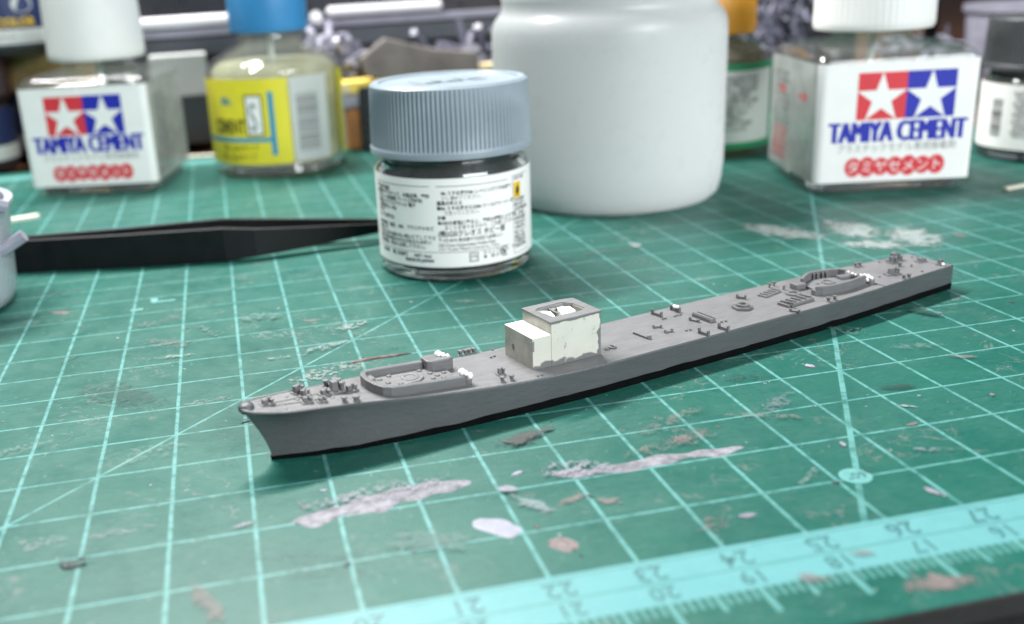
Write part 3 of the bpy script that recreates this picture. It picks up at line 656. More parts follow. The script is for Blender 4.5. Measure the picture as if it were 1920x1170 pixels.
fit('tub_end_post', lambda m: m.lathe([(.075, 0), (.075, .07), (.06, .11), (.03, .12)], 14, (11.07, -.34, on(11.0, 0))), bevel=0, smooth=60)
OFF = .045
ring(10.46, .04, .12, .015, k=.7); ring(10.25, .09, .035, .015)
OFF = 0.0
blob('putty_dab', [(11.02, -.26, .135, .035), (11.0, -.20, .13, .025), (11.03, -.32, .13, .045), (11.06, -.37, .11, .04), (10.99, -.34, .08, .035)])
blob('putty_dab', [(10.99, -.02, .125, .022), (11.0, .08, .125, .020), (10.98, -.10, .12, .018)])
blob('putty_dab', [(7.36, .50, .10, .035), (7.39, .46, .095, .03)]); blob('putty_dab', [(12.92, -.40, .03, .03)])
fit('deck_seam', lambda m: m.box((11.13, -.51, on(11.1, .008)), (.012, .24, .012), .02), 'fit', bevel=0)
# louvred deck panels with ridges
def ridged(u0, u1, v0, v1, n, rot=0.0, h=.05):
    uc, vc = (u0 + u1) / 2, (v0 + v1) / 2
    o = fit('ridged_panel', lambda m: m.box((uc, vc, on(uc, h * .3)), (u1 - u0, v1 - v0, h * .6), rot), bevel=.008)
    c, s_ = math.cos(rot), math.sin(rot)
    for k in range(n):
        px = (u1 - u0) * (-.5 + (k + .5) / n)
        mb = MB(); mb.box((uc + px * c, vc + px * s_, on(uc, h * .75)), ((u1 - u0) / n * .38, (v1 - v0) * .92, h * .5), rot + .15, .75); mb.build('ridge', 'fit', o, bevel=.004)
ridged(8.98, 9.62, -.44, -.20, 5, .06, .09); ridged(9.06, 9.52, .18, .36, 4, .20, .06)
for u, v in ((9.55, .53), (9.68, .55)):
    fit('cleat', lambda m: m.box((u, v, on(u, .035)), (.03, .03, .07)).box((u, v, on(u, .075)), (.035, .10, .025), .2), bevel=.006)
fit('vent_post', lambda m: m.lathe([(.03, 0), (.022, .03), (.022, .06), (.04, .075), (.03, .09)], 12, (9.66, .30, on(9.66, 0))), bevel=0, smooth=50)

# bridge block ------------------------------------------------------
zb = .47
U0, U1, U2, V0, V1 = 3.97, 4.30, 5.20, -.36, .43
lowh, uph = .50, .70
def deckz(u): return hz(u) - .01
# low block with an open rear against the tall block
mb = MB(); mb.prism([(U0, V0), (U1, V0), (U1, V1), (U0, V1)], lambda x, y: deckz(x), .985)
lowb = mb.build('bridge_front', 'cream', ship, bevel=.010)
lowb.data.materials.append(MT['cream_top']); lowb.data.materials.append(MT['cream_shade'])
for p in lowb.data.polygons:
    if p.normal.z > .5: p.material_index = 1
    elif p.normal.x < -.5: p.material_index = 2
HU0, HU1, HV0, HV1 = 4.43, 5.05, -.17, .28
mb = MB(); o_ = [(U1, V0), (U2, V0), (U2, V1), (U1, V1)]; i_ = [(HU0, HV0), (HU1, HV0), (HU1, HV1), (HU0, HV1)]
ob = [mb.bm.verts.new((x, y, deckz(x))) for x, y in o_]; ot = [mb.bm.verts.new((x, y, 1.165)) for x, y in o_]
it = [mb.bm.verts.new((x, y, 1.165)) for x, y in i_]; ib = [mb.bm.verts.new((x, y, .93)) for x, y in i_]
for k in range(4):
    j = (k + 1) % 4
    mb.bm.faces.new((ob[k], ob[j], ot[j], ot[k])); mb.bm.faces.new((ot[k], ot[j], it[j], it[k])); mb.bm.faces.new((it[k], it[j], ib[j], ib[k]))
mb.bm.faces.new(ib); mb.bm.faces.new(ob[::-1])
tall = mb.build('bridge_tower', 'cream', ship, bevel=.008)
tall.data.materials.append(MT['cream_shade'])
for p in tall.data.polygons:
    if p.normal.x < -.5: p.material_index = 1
# grey painted roof frame, cut corners round the opening
ii = [(HU0 + .03, HV0 - .02), (HU1 - .05, HV0 - .01), (HU1 + .02, HV0 + .05), (HU1, HV1 - .10), (HU1 - .12, HV1 + .03), (HU0 + .06, HV1 + .01), (HU0 - .03, HV1 - .05), (HU0 + .02, HV0 + .12)]
oo = [(U1 - .012, V0 - .006), (4.9, V0 - .006), (U2 + .008, V0 - .006), (U2 + .008, V1 - .05), (5.0, V1 + .006), (4.6, V1 + .006), (U1 - .012, V1 + .006), (U1 - .012, 0)]
mb = MB(); a = [mb.bm.verts.new((x, y, 1.178)) for x, y in oo]; b_ = [mb.bm.verts.new((x, y, 1.178)) for x, y in ii]
a2 = [mb.bm.verts.new((x, y, 1.145)) for x, y in oo]; b2 = [mb.bm.verts.new((x, y, 1.10)) for x, y in ii]
for k in range(8):
    j = (k + 1) % 8
    mb.bm.faces.new((a[k], a[j], b_[j], b_[k])); mb.bm.faces.new((a2[k], a2[j], a[j], a[k])); mb.bm.faces.new((b_[k], b_[j], b2[j], b2[k]))
mb.build('roof_frame', 'deck', ship, bevel=.006)
def wedge(name, pts, z1, mat):
    mb = MB(); mb.prism(pts, .935, z1); return mb.build(name, mat, ship, bevel=.010)
wedge('inner_block', [(4.46, .02), (4.60, -.02), (4.66, .20), (4.50, .26)], 1.12, 'cream_top')
wedge('inner_block', [(4.74, .04), (4.98, -.02), (5.02, .20), (4.82, .26)], 1.13, 'cream_top')
wedge('inner_block', [(4.50, -.15), (4.85, -.15), (4.85, -.08), (4.50, -.06)], 1.10, 'cream_top')
wedge('inner_rib', [(4.665, .02), (4.70, .02), (4.70, .27), (4.665, .27)], 1.14, 'fit')
fit('paint_smear', lambda m: m.box((U0 - .004, .19, .70), (.010, .045, .09)), 'ink_grey', bevel=.004)
fit('paint_smear', lambda m: m.box((U0 + .004, V0 - .003, .86), (.045, .010, .16)), 'ink_grey', bevel=.004)

# ---------------------------------------------------------------- paint jars
NR = 110
def cap_mesh(r, h, ribs, top_ring=True):
    mb = MB(); seg = ribs * 4
    rib = lambda i, k: (-0.030 if (i % 4) in (2, 3) else 0.0) if k in (4, 5, 6) else 0.0
    prof = [(r * .90, 0.0), (r * 1.0, 0.03), (r * 1.005, .14), (r * 1.0, .17), (r * .995, .20), (r * .985, h * .6), (r * .975, h - .13), (r * .965, h - .05), (r * .93, h), (r * .86, h - .005), (r * .84, h - .05), (r * .30, h - .055), (.01, h - .055)]
    mb.lathe(prof, seg, rf=rib, cap0=True, cap1=True); return mb
def jar(loc, rot, capm, paintm, label_text, name_label, group=None, labelm='paper', z_=0.0):
    t = root('paint_jar', (loc[0], loc[1], z_), rot, name_label, 'paint jar', group)
    g = MB(); g.lathe([(1.30, .03), (1.52, .0), (1.62, .06), (1.655, .14), (1.64, .22), (1.66, .30), (1.66, 2.20), (1.60, 2.32), (1.48, 2.40), (1.48, 2.60), (1.38, 2.60), (1.38, 2.30), (1.50, 2.15), (1.50, .30), (1.2, .18), (.01, .16)], 72)
    g.build('glass_body', 'glass', t, smooth=40)
    MB().lathe([(1.2, .20), (1.485, .32), (1.485, 2.13), (1.37, 2.26), (1.37, 2.45), (.01, 2.45)], 64).build('paint', paintm, t, smooth=50)
    c = cap_mesh(1.72, 1.46, NR).build('cap', capm, t, smooth=35); c.location.z = 2.53
    return t
JR = 1.672
def cyl_fn(r, th0):
    """s runs along the arc in cm, from angle th0"""
    return lambda s, z: (r * math.cos(th0 + s / r), r * math.sin(th0 + s / r), z)
def wrap_label(parent, r, a0, a1, z0, z1, mat, name='label', n=64, th=.006):
    mb = MB(); rings = []
    lo, hi, lo2, hi2 = [], [], [], []
    for i in range(n + 1):
        a = a0 + (a1 - a0) * i / n; c, s = math.cos(a), math.sin(a)
        lo.append(mb.bm.verts.new((r * c, r * s, z0))); hi.append(mb.bm.verts.new((r * c, r * s, z1)))
        lo2.append(mb.bm.verts.new(((r - th) * c, (r - th) * s, z0))); hi2.append(mb.bm.verts.new(((r - th) * c, (r - th) * s, z1)))
    for i in range(n):
        mb.bm.faces.new((lo[i], lo[i + 1], hi[i + 1], hi[i])); mb.bm.faces.new((lo2[i], hi2[i], hi2[i + 1], lo2[i + 1]))
        mb.bm.faces.new((lo[i], lo2[i], lo2[i + 1], lo[i + 1])); mb.bm.faces.new((hi[i], hi[i + 1], hi2[i + 1], hi2[i]))
    return mb.build(name, mat, parent, smooth=50)
j1 = jar((9.91, 12.2), 0, 'cap_blue_grey', 'paint_grey', None, 'jar of grey paint with ribbed blue-grey cap, standing in the middle behind the ship')
FA = R(-102.5)         # the side turned to the camera
lab = wrap_label(j1, JR, FA - R(100), FA + R(92), .34, 2.19, 'paper')
# the moulded emblem on the cap
mb = MB()
for k in range(3):
    mb.box((-.5 + k * .5, .05 * k, .012), (.30, .75, .010), .5)
    mb.box((-.5 + k * .5, -.25 + .1 * k, .012), (.62, .14, .010), .2)
em = mb.build('cap_emblem', 'cap_blue_grey', bpy.data.objects['cap'], bevel=.01); em.location.z = 1.402
fnl = cyl_fn(JR + .004, FA)
T_ = lambda body, size, off=0.0, xs=1.0: text_verts(body, size, off, xs)
def rows_of(lines, x0, size, off, xs=1.0):
    out = []
    for z, dx, body, o2 in lines:
        v, f = T_(body, size, o2, xs); out.append((v, f, x0 + dx, z))
    return out
right = [(1.86, .10, 'Mr.うすめ液かMr.レベリングうすめ液で', .002), (1.76, .10, '少し薄めてください。', 0), (1.655, .0, '道具の手入れ', .003),
         (1.55, .0, '■Mr.うすめ液またはMr.ツールクリーナー改', .002), (1.45, .14, 'で洗ってください。', 0), (1.345, .0, '注意', .003),
         (1.245, .0, '●ABSの樹脂に塗ると、塗料の種類により割れ', .002), (1.145, .14, 'ることがありますので、ご注意ください。', .001)]
left = [(1.90, -.02, '塗料の使用法', .003), (1.80, 0, '模型用プラスチック、木製品等、塗料', .002), (1.70, 0, 'スチロール樹脂用 アート工作材料', .002), (1.60, 0, '溶剤用 アクリルアクリル 電子', .002),
        (1.50, .05, 'は希釈率 2〜3倍', .002), (1.40, 0, '下塗り', .002), (1.30, 0, 'コンプの乾燥は', .002), (1.13, 0, '乾燥時間、粘度、ABS、プラスチルなど', .002), (1.03, 0, '厚塗りは', .001),
        (.93, 0, 'お子様の手の届かない所に保管して下さ', .002), (.83, 0, '有機溶剤中毒のおそれがあるため吸い', .002), (.73, 0, '火気厳禁、換気に注意して下さい。', .002)]
items = rows_of(right, -.36, .098, .002, .90) + rows_of(left, -2.05, .098, .002, .93)
items += rows_of([(1.00, .0, '(株)GSIクレオス ホビー部', .003)], -.36, .15, 0, .86)
items += rows_of([(.885, 0, '〒102-0074 東京都千代田区九段南2-3-1', .001), (.785, 0, 'GSI Creos Corporation Hobby Dept.', .001), (.70, 0, '2-3-1 Kudan Minami Chiyoda-ku, Tokyo', .0)], -.36, .094, 0, .86)
items += rows_of([(.545, -1.55, '第二石油類', .003), (.545, -1.95, '大日本', .003), (.545, -.92, 'NET 10ml', .003), (.445, -1.15, 'MADE IN JAPAN', .004), (.565, .56, 'キャップ:PP', .001), (.475, .56, '本   体:ガラス', .001), (.56, 1.28, 'ラベル', .001)], 0, .094, 0, 1.0)
items += [rect2(-2.1, 2.03, -.5, 2.042, 24), rect2(-.36, 2.03, 1.22, 2.042, 24), rect2(-2.1, .655, 1.22, .665, 40), rect2(1.36, 2.07, 1.95, 2.08, 12), rect2(1.36, .42, 1.95, .43, 12), rect2(1.36, .42, 1.37, 2.08)]
warn = [(1.98, 0, '危険 有機', 0)] + [(1.52 - .098 * k, 0, ['引火性液体', '蒸気を吸う', '火気厳禁注意', 'よく換気し', '手袋を着用', '飲み込むな', '子供の手に', '目に入れず', '食品と別に', '使用後は手', 'ふたを閉め'][k], .002) for k in range(11)]
items += rows_of(warn, 1.40, .092, .001, .95)
print_mesh('label_print', items, 'ink_black', fnl, lab)
def rr2(cx, cz, w_, t_):   # square frame symbol
    return [rect2(cx - w_, cz - w_, cx + w_, cz - w_ + t_, 3), rect2(cx - w_, cz + w_ - t_, cx + w_, cz + w_, 3), rect2(cx - w_, cz - w_, cx - w_ + t_, cz + w_), rect2(cx + w_ - t_, cz - w_, cx + w_, cz + w_)]
sy = rr2(.36, .53, .095, .018); v, f = T_('プラ', .09, .003, .8); sy.append((v, f, .285, .50)); print_mesh('recycling_symbol', sy, 'ink_black', fnl, lab); sy = []
for k in range(14):
    a = k / 16 * 2 * math.pi; b_ = (k + 1) / 16 * 2 * math.pi
    sy.append(([(1.08 + q * math.cos(w_), .55 + q * math.sin(w_)) for w_ in (a, b_) for q in (.085, .105)], [(0, 1, 3, 2)], 0, 0))
v, f = T_('紙', .10, .005, .9); sy.append((v, f, 1.03, .51)); print_mesh('recycling_symbol', sy, 'ink_black', fnl, lab)
print_mesh('warning_square', [rect2(1.395, 1.60, 1.64, 1.93, 6)], 'ink_yellow', cyl_fn(JR + .006, FA), lab)
fl = [(1.52, 1.66), (1.56, 1.69), (1.585, 1.74), (1.575, 1.80), (1.55, 1.84), (1.535, 1.89), (1.515, 1.85), (1.48, 1.80), (1.465, 1.74), (1.475, 1.69)]
print_mesh('flame_symbol', [(fl, [tuple(range(10))], 0, 0), rect2(1.465, 1.635, 1.575, 1.65)], 'ink_black', cyl_fn(JR + .009, FA), lab)

# the dark capped jar at the right edge
j2 = jar((28.65, 16.43), 0, 'cap_dark', 'paint_black', None, 'paint jar with dark grey cap and barcode label, at the right edge', z_=0)
FB = math.atan2(-8.68 - 16.43, 5.16 - 28.65)
lab2 = wrap_label(j2, JR, FB - R(100), FB + R(100), .36, 2.19, 'paper')
fb = cyl_fn(JR + .004, FB); rnd = random.Random(3); bars = []; z = .70
while z < 1.75:
    h = rnd.choice((.012, .02, .03)); bars.append(rect2(-1.45, z, -1.08, z + h, 4)); z += h + rnd.choice((.012, .02, .028))
print_mesh('barcode', bars, 'ink_black', fb, lab2)
lines = [(1.92 - .10 * k, 0, s_, .001) for k, s_ in enumerate(['■ 有機溶剤中毒予防規則', '  第2種有機溶剤等 含有', '  1.作業中の注意', '■ 火気厳禁 保管取扱い', '  容器は密栓すること', '  使用後は手を洗って', '■ 蒸気を吸わないよう', '  子供の手の届かない所', '■ 成分 合成樹脂 顔料', '  有機溶剤 石油類', '  危険等級 III', '■ 換気をよくすること', '  直射日光を避けること'])]
print_mesh('label_print', rows_of(lines, -.78, .10, .001, .95), 'ink_grey', fb, lab2)

# jars at the far left: two standing, one stacked on them
def back_jar(x, y, z_, capm, lbl, capflip=False):
    return jar((x, y), 0, capm, 'paint_black', None, lbl, 'paint jars stacked at the back left', z_=z_)
j3 = back_jar(-4.05, 31.2, 0, 'cap_maroon', 'paint jar with navy label and dark maroon cap, under the stack at the left edge')
j4 = back_jar(-1.05, 33.6, 0, 'cap_gold', 'paint jar with a ribbed gold-brown cap, behind the left cement bottle')
j5 = back_jar(-2.15, 32.3, 4.02, 'cap_dark', 'paint jar with yellow lettering on navy label, stacked on another jar at top left')
for j in (j3, j4, j5):
    lx = j.location; F_ = math.atan2(-8.68 - lx.y, 5.16 - lx.x)
    l_ = wrap_label(j, JR, F_ - R(110), F_ + R(110), .36, 2.24, 'paper_navy'); f_ = cyl_fn(JR + .006, F_)
    wrap_label(l_, JR + .004, F_ - R(109), F_ + R(109), .40, .92, 'paper', name='label_strip')
    v, f = T_('Mr.COLOR', .42, .02, .95); print_mesh('label_lettering', [(v, f, -1.0, 1.02)], 'ink_yellow', f_, l_)
    v, f = T_('MADE IN JAPAN 10ml', .15, .0, .9); print_mesh('label_print', [(v, f, -1.1, .62)], 'ink_grey', cyl_fn(JR + .009, F_), l_)
    dk = [(.38 * math.cos(a * math.pi / 12), 1.78 + .30 * math.sin(a * math.pi / 12)) for a in range(24)]
    print_mesh('label_badge', [(dk, [tuple(range(24))], .55, 0)], 'paper_grey', f_, l_)

# ---------------------------------------------------------------- square cement bottles
def rsq(half, rad, n=6):
    pts = []
    for cx, cy, a0 in ((1, -1, -90), (1, 1, 0), (-1, 1, 90), (-1, -1, 180)):
        for k in range(n + 1):
            a = R(a0 + 90 * k / n); pts.append((cx * (half - rad) + rad * math.cos(a), cy * (half - rad) + rad * math.sin(a)))
    return pts
def cement(loc, rot, lbl, group, sides, H=3.42):
    t = root('cement_bottle', (loc[0], loc[1], 0), rot, lbl, 'glue bottle', group)
    hw = 2.02; N = 28; cr = .24
    ring_ = lambda h_, r_, z: [(x, y, z) for x, y in rsq(h_, r_)]
    circ = lambda r, z: [(r * math.cos(R(-90) + 2 * math.pi * (i + .0) / N), r * math.sin(R(-90) + 2 * math.pi * i / N), z) for i in range(N)]
    # align the circle with the rounded square's point order
    def sq2c(r, z):
        out = []
        for x, y in rsq(1.0, .45): a = math.atan2(y, x); out.append((r * math.cos(a), r * math.sin(a), z))
        return out
    g = MB(); g.loft([ring_(1.72, .5, .05), ring_(1.86, .5, .0), ring_(1.97, .34, .07), ring_(hw, cr, .20), ring_(hw, cr, H - .02), ring_(1.96, .42, H + .14), ring_(1.78, .5, H + .26), ring_(1.35, .6, H + .36), sq2c(1.12, H + .44), sq2c(1.02, H + .56), sq2c(1.02, H + 1.0),
                      sq2c(.86, H + 1.0), sq2c(.86, H + .50), sq2c(1.0, H + .34), ring_(1.30, .6, H + .26), ring_(1.70, .5, H + .15), ring_(1.86, .4, H - .02), ring_(1.86, .36, .34), ring_(1.6, .4, .22)])
    g.build('glass_body', 'bottle_glass', t, smooth=35)
    MB().loft([ring_(1.60, .5, .06), ring_(1.83, .45, .10), ring_(1.85, .4, .26), ring_(1.6, .4, .20)]).build('glass_foot', 'glass', t, smooth=35)
    l = MB(); l.loft([ring_(1.58, .4, .235), ring_(1.845, .36, .35), ring_(1.845, .36, H - .62)]); l.build('liquid', 'liquid_clear', t, smooth=35)
    c = MB(); NRB = 60
    c.lathe([(1.30, 0), (1.46, .03), (1.50, .12), (1.50, .25), (1.485, 1.2), (1.46, 2.0), (1.44, 2.5), (1.38, 2.6), (.01, 2.6)], NRB * 4, rf=lambda i, k: (-.016 if (i % 4) in (2, 3) else 0) if k in (3, 4, 5, 6) else 0)
    cc = c.build('cap', 'cap_white', t, smooth=40); cc.location.z = H + .62
    b = MB(); b.tube([(0, 0, H + .6), (0, 0, .8)], [.10, .05], 10); b.build('brush_stem', 'cap_white', t, smooth=50)
    # label sheet: front and one side
    off = hw + .008; P = []
    pts = rsq(off, cr + .008, 8)       # order: front-right corner first
    n = len(pts)
    if sides == 'left':  # from back-left corner, down the left side, round, along the front to the right corner
        seq = pts[18 + 6:27] + pts[27:] + pts[:5]
    else:
        seq = [pts[27 + 4 + k] for k in range(0, 5)] + pts[:9] + pts[9:12]
    mb = MB(); A_, B_ = [], []
    dense = []
    for p, q in zip(seq, seq[1:]): dense += [p]
    dense.append(seq[-1])
    for x, y in dense: A_.append(mb.bm.verts.new((x, y, .34))); B_.append(mb.bm.verts.new((x, y, H - .05)))
    for i in range(len(dense) - 1): mb.bm.faces.new((A_[i], A_[i + 1], B_[i + 1], B_[i]))
    lb = mb.build('label', 'paper', t, smooth=40); lb.data.materials.append(MT['label_side_shade'])
    for p in lb.data.polygons:
        if abs(p.normal.x) > .9: p.material_index = 1
    front = lambda d: (lambda s, z: (s, -off - d, z))
    # double star logo
    cx, cz, e = (.18, 2.52, 1.22) if sides == 'left' else (.02, 2.50, 1.20)
    print_mesh('logo_red_square', [rect2(cx - e - .0, cz - .58, cx, cz + .60)], 'ink_red', front(.003), lb)
    print_mesh('logo_blue_square', [rect2(cx, cz - .58, cx + e, cz + .60)], 'ink_blue', front(.003), lb)
    print_mesh('logo_star', [star2(cx - e / 2, cz - .05, .655)], 'paper', front(.006), lb); print_mesh('logo_star', [star2(cx + e / 2, cz - .05, .655)], 'paper', front(.006), lb)
    v, f = text_verts('TAMIYA CEMENT', .74, .0, .60, 'CENTER')
    bold = lambda s_, z: (s_, -off - (.004 if z < 50 else .0055 if z < 150 else .007), z % 100)
    print_mesh('label_title', [(v, f, .03, 1.37), (v, f, .07, 101.375), (v, f, -.01, 201.385)], 'ink_blue', bold, lb)
    v, f = text_verts('プラスチックモデル専用接着剤', .24, .0, .90, 'CENTER'); print_mesh('label_print', [(v, f, .03, 1.13)], 'ink_grey', front(.004), lb)
    base_ = []
    for k in range(7):
        n_ = 18; kx = -1.02 + k * .35; pts_ = [(kx + .215 * math.cos(2 * math.pi * q / n_), .73 + (.25 + .02 * math.sin(k * 2.1)) * math.sin(2 * math.pi * q / n_)) for q in range(n_)]
        base_.append((pts_, [tuple(range(n_))], 0, k * 100.0))
    print_mesh('label_bubble', base_, 'ink_red', lambda s_, z: (s_, -off - .003 - .0004 * round((z - .7) / 100), z - 100 * round((z - .7) / 100)), lb)
    v, f = text_verts('タミヤセメント', .36, .0, .97, 'CENTER'); print_mesh('label_subtitle', [(v, f, .03, .60)], 'paper', front(.0075), lb)
    # small print on the side
    if sides == 'left': side = lambda s, z: (-off - .004, -s, z)
    else: side = lambda s, z: (off + .004, s, z)
    body = ['品質表示 接着剤', '成分 合成樹脂15%', '有機溶剤85%', '■ 火気に近づけない', 'でください。換気を', 'よくして使用の事。', '目に入ったときは', '医師の手当を受け', 'お子様の手の届か', 'ない所に保管して', '直射日光をさけて', '静岡市恩田原3-7', 'MADE IN JAPAN']
    its = rows_of([(2.85 - .19 * k, 0, s_, .001) for k, s_ in enumerate(body)], -1.45, .17, 0, .95)
    print_mesh('label_small_print', its[:8] if sides == 'left' else its, 'ink_grey', side, lb)
    if sides == 'left':
        print_mesh('label_small_print', its[8:], 'ink_red', side, lb)
        v, f = T_('★ ■', .30, .0); print_mesh('label_mark', [(v, f, .55, 2.35), (v, f, -1.2, 2.40)], 'ink_red', side, lb)
    else:
        v, f = T_('8', .45, .0); print_mesh('label_mark', [(v, f, -1.6, .9), (v, f, -1.6, .45)], 'ink_black', side, lb)
    return t
cement((22.38, 15.80), R(-13.5), 'square double star glue bottle at the right, beside the dark capped jar', 'square cement bottles', 'left')
cement((1.52, 25.75), R(-13.5), 'square double star glue bottle at the left, beside the blue capped bottle', 'square cement bottles', 'right')

# ---------------------------------------------------------------- yellow labelled round bottle
yb = root('glue_bottle', (7.05, 25.9, 0), 0, 'round glass bottle with sky blue cap and yellow label, left of the paint jar', 'glue bottle')
MB().lathe([(1.8, .06), (2.08, 0), (2.20, .06), (2.26, .18), (2.20, .28), (2.24, .40), (2.24, 3.30), (2.18, 3.52), (1.90, 3.74), (1.40, 4.02), (1.12, 4.16), (1.02, 4.30), (1.02, 4.95), (.86, 4.95), (.86, 4.25), (1.30, 3.92), (1.80, 3.62), (2.06, 3.40), (2.06, .46), (1.8, .30), (.01, .26)], 80).build('glass_body', 'bottle_glass', yb, smooth=40)
MB().lathe([(.01, .07), (1.95, .07), (2.10, .14), (2.04, .38), (1.7, .27), (.01, .24)], 64).build('glass_foot', 'glass', yb, smooth=40)
MB().lathe([(1.78, .31), (2.045, .47), (2.045, 3.36), (1.80, 3.58), (.01, 3.60)], 64).build('liquid', 'liquid_straw', yb, smooth=50)
MB().lathe([(1.15, 0), (1.27, .03), (1.30, .15), (1.29, 1.0), (1.27, 2.2), (1.20, 2.3), (.01, 2.3)], 64).build('cap', 'cap_sky', yb, smooth=50).location.z = 4.52
MB().tube([(0, 0, 4.5), (0, 0, .8)], [.10, .05], 10).build('brush_stem', 'cap_white', yb, smooth=50)
YF = math.atan2(-8.68 - 25.9, 5.16 - 7.05); yr = 2.262
yl = wrap_label(yb, yr, YF - R(88), YF + R(10), .50, 3.20, 'paper_yellow')
yw = wrap_label(yb, yr, YF + R(11), YF + R(46), .50, 3.20, 'paper_grey')
yr2 = wrap_label(yb, yr, YF + R(66), YF + R(120), .50, 3.20, 'paper_yellow'); wrap_label(yr2, yr + .004, YF + R(72), YF + R(84), .62, 2.5, 'paper_grey', name='label_panel')
fy = cyl_fn(yr + .005, YF); bars = []; z = .85; rnd = random.Random(11)
while z < 2.70:
    h = rnd.choice((.025, .04, .06)); bars.append(rect2(.62, z, 1.40, z + h, 8)); z += h + rnd.choice((.025, .035, .05))
print_mesh('barcode', bars, 'ink_grey', fy, yw)
print_mesh('label_border', [rect2(-.28, .78, -.10, 2.80, 3), rect2(-3.1, 1.22, -.28, 1.36, 24)], 'ink_cyan', fy, yl)
v, f = T_('CEMENT', .62, .022, .56); print_mesh('label_title', [(v, f, -2.45, 1.50)], 'ink_olive', fy, yl)
v, f = T_('Mr.', .42, .01, .9); print_mesh('label_brand', [(v, f, -2.0, 2.38)], 'ink_teal', fy, yl)
print_mesh('letter_plate', [rect2(-1.06, 1.42, -.46, 2.72, 6)], 'ink_olive', fy, yl); print_mesh('letter_plate_face', [rect2(-1.00, 1.48, -.52, 2.66, 6)], 'paper', cyl_fn(yr + .008, YF), yl)
v, f = T_('S', 1.25, .0, .55); print_mesh('label_letter', [(v, f, -.96, 1.58)], 'ink_grey', cyl_fn(yr + .011, YF), yl)
v, f = T_('流し込みタイプ', .22, .004, .9); print_mesh('label_print', [(v, f, -2.1, .95), (v, f, -2.2, .66)], 'ink_olive', fy, yl)

# ---------------------------------------------------------------- big frosted container
ct = root('plastic_container', (15.42, 17.1, 0), 0, 'large frosted white plastic container behind the paint jar', 'container')
MB().lathe([(.01, .10), (2.0, .08), (2.55, .0), (2.80, .05), (2.95, .20), (3.02, .5), (3.07, 1.0), (3.075, 4.15), (3.06, 4.50), (3.0, 4.73), (2.90, 4.87), (2.80, 4.97), (2.77, 5.11), (2.78, 5.25), (2.80, 5.31), (2.76, 5.39), (2.76, 6.2), (2.6, 6.2), (2.6, 5.1), (2.86, 4.7), (2.95, 4.4), (2.95, .6), (2.6, .2), (.01, .18)], 96, cap0=False, cap1=False).build('container_body', 'poly', ct, smooth=50)

# ---------------------------------------------------------------- green labelled bottle
gb = root('thinner_bottle', (20.75, 21.9, 0), 0, 'bottle with amber yellow cap and green bordered label, behind the frosted container', 'bottle')
MB().lathe([(1.7, .05), (1.9, 0), (2.0, .12), (2.0, 3.0), (1.92, 3.25), (1.65, 3.5), (1.3, 3.62), (1.1, 3.7), (1.1, 4.0), (.95, 4.0), (.95, 3.62), (1.5, 3.4), (1.82, 3.1), (1.82, .3), (.01, .2)], 64).build('glass_body', 'bottle_glass', gb, smooth=40)
MB().lathe([(1.7, .22), (1.805, .32), (1.805, 3.05), (1.5, 3.35), (.01, 3.35)], 56).build('liquid', 'liquid_amber', gb, smooth=40)
MB().lathe([(1.3, 0), (1.46, .04), (1.48, .15), (1.46, 1.6), (1.38, 1.7), (.01, 1.7)], 56).build('cap', 'cap_amber', gb, smooth=50).location.z = 3.72
GF = math.atan2(-8.68 - 21.9, 5.16 - 20.75)
gl = wrap_label(gb, 2.012, GF - R(100), GF + R(82), .30, 2.92, 'ink_green'); wrap_label(gl, 2.016, GF - R(98), GF + R(72), .50, 2.70, 'paper', name='label_panel')
bl = ['可燃性液体 薄め液', '用途 塗料の薄め用', '筆洗い、器具洗浄', '成分 有機溶剤', '火気厳禁 換気注意', '使用後はふたを', '内容量 250ml', '危険等級 II', '東京都千代田区', '●Mr.COLOR']
print_mesh('label_print', rows_of([(2.40 - .17 * k, 0, s_, .003) for k, s_ in enumerate(bl)], .35, .17, .002), 'ink_grey', cyl_fn(2.022, GF), gl)

# ---------------------------------------------------------------- tweezers
tw = root('tweezers', (0, 0, 0), 0, 'black metal tweezers lying on edge, pointing at the paint jar from the left', 'tweezers')
def arm(path, name):
    mb = MB(); rings = []
    for x, y, z0_, z1_, th in path:
        rings.append([(x, y - th, z0_), (x, y - th, z1_), (x, y + th, z1_), (x, y + th, z0_)])
    mb.loft(rings); return mb.build(name, 'black_metal', tw, bevel=.012)
arm([(-6, 16.7, .0, .74, .08), (-3, 16.05, .0, .75, .06), (0.1, 15.28, .0, .76, .08), (2.6, 14.70, .0, .78, .08), (4.9, 14.26, .02, .80, .08), (5.6, 14.22, .05, .72, .055), (6.6, 14.32, .10, .62, .05), (7.6, 14.42, .17, .54, .045), (8.6, 14.50, .24, .46, .04), (9.2, 14.55, .28, .40, .03)], 'arm')
arm([(-6, 16.9, .0, .74, .06), (-3, 16.30, .0, .75, .06), (0.1, 15.65, .0, .76, .06), (2.6, 15.35, .0, .78, .06), (4.9, 15.22, .02, .80, .06), (5.6, 15.16, .05, .74, .055), (6.6, 15.06, .10, .66, .05), (7.6, 14.92, .17, .58, .045), (8.6, 14.80, .24, .50, .04), (9.2, 14.74, .28, .44, .03)], 'arm')

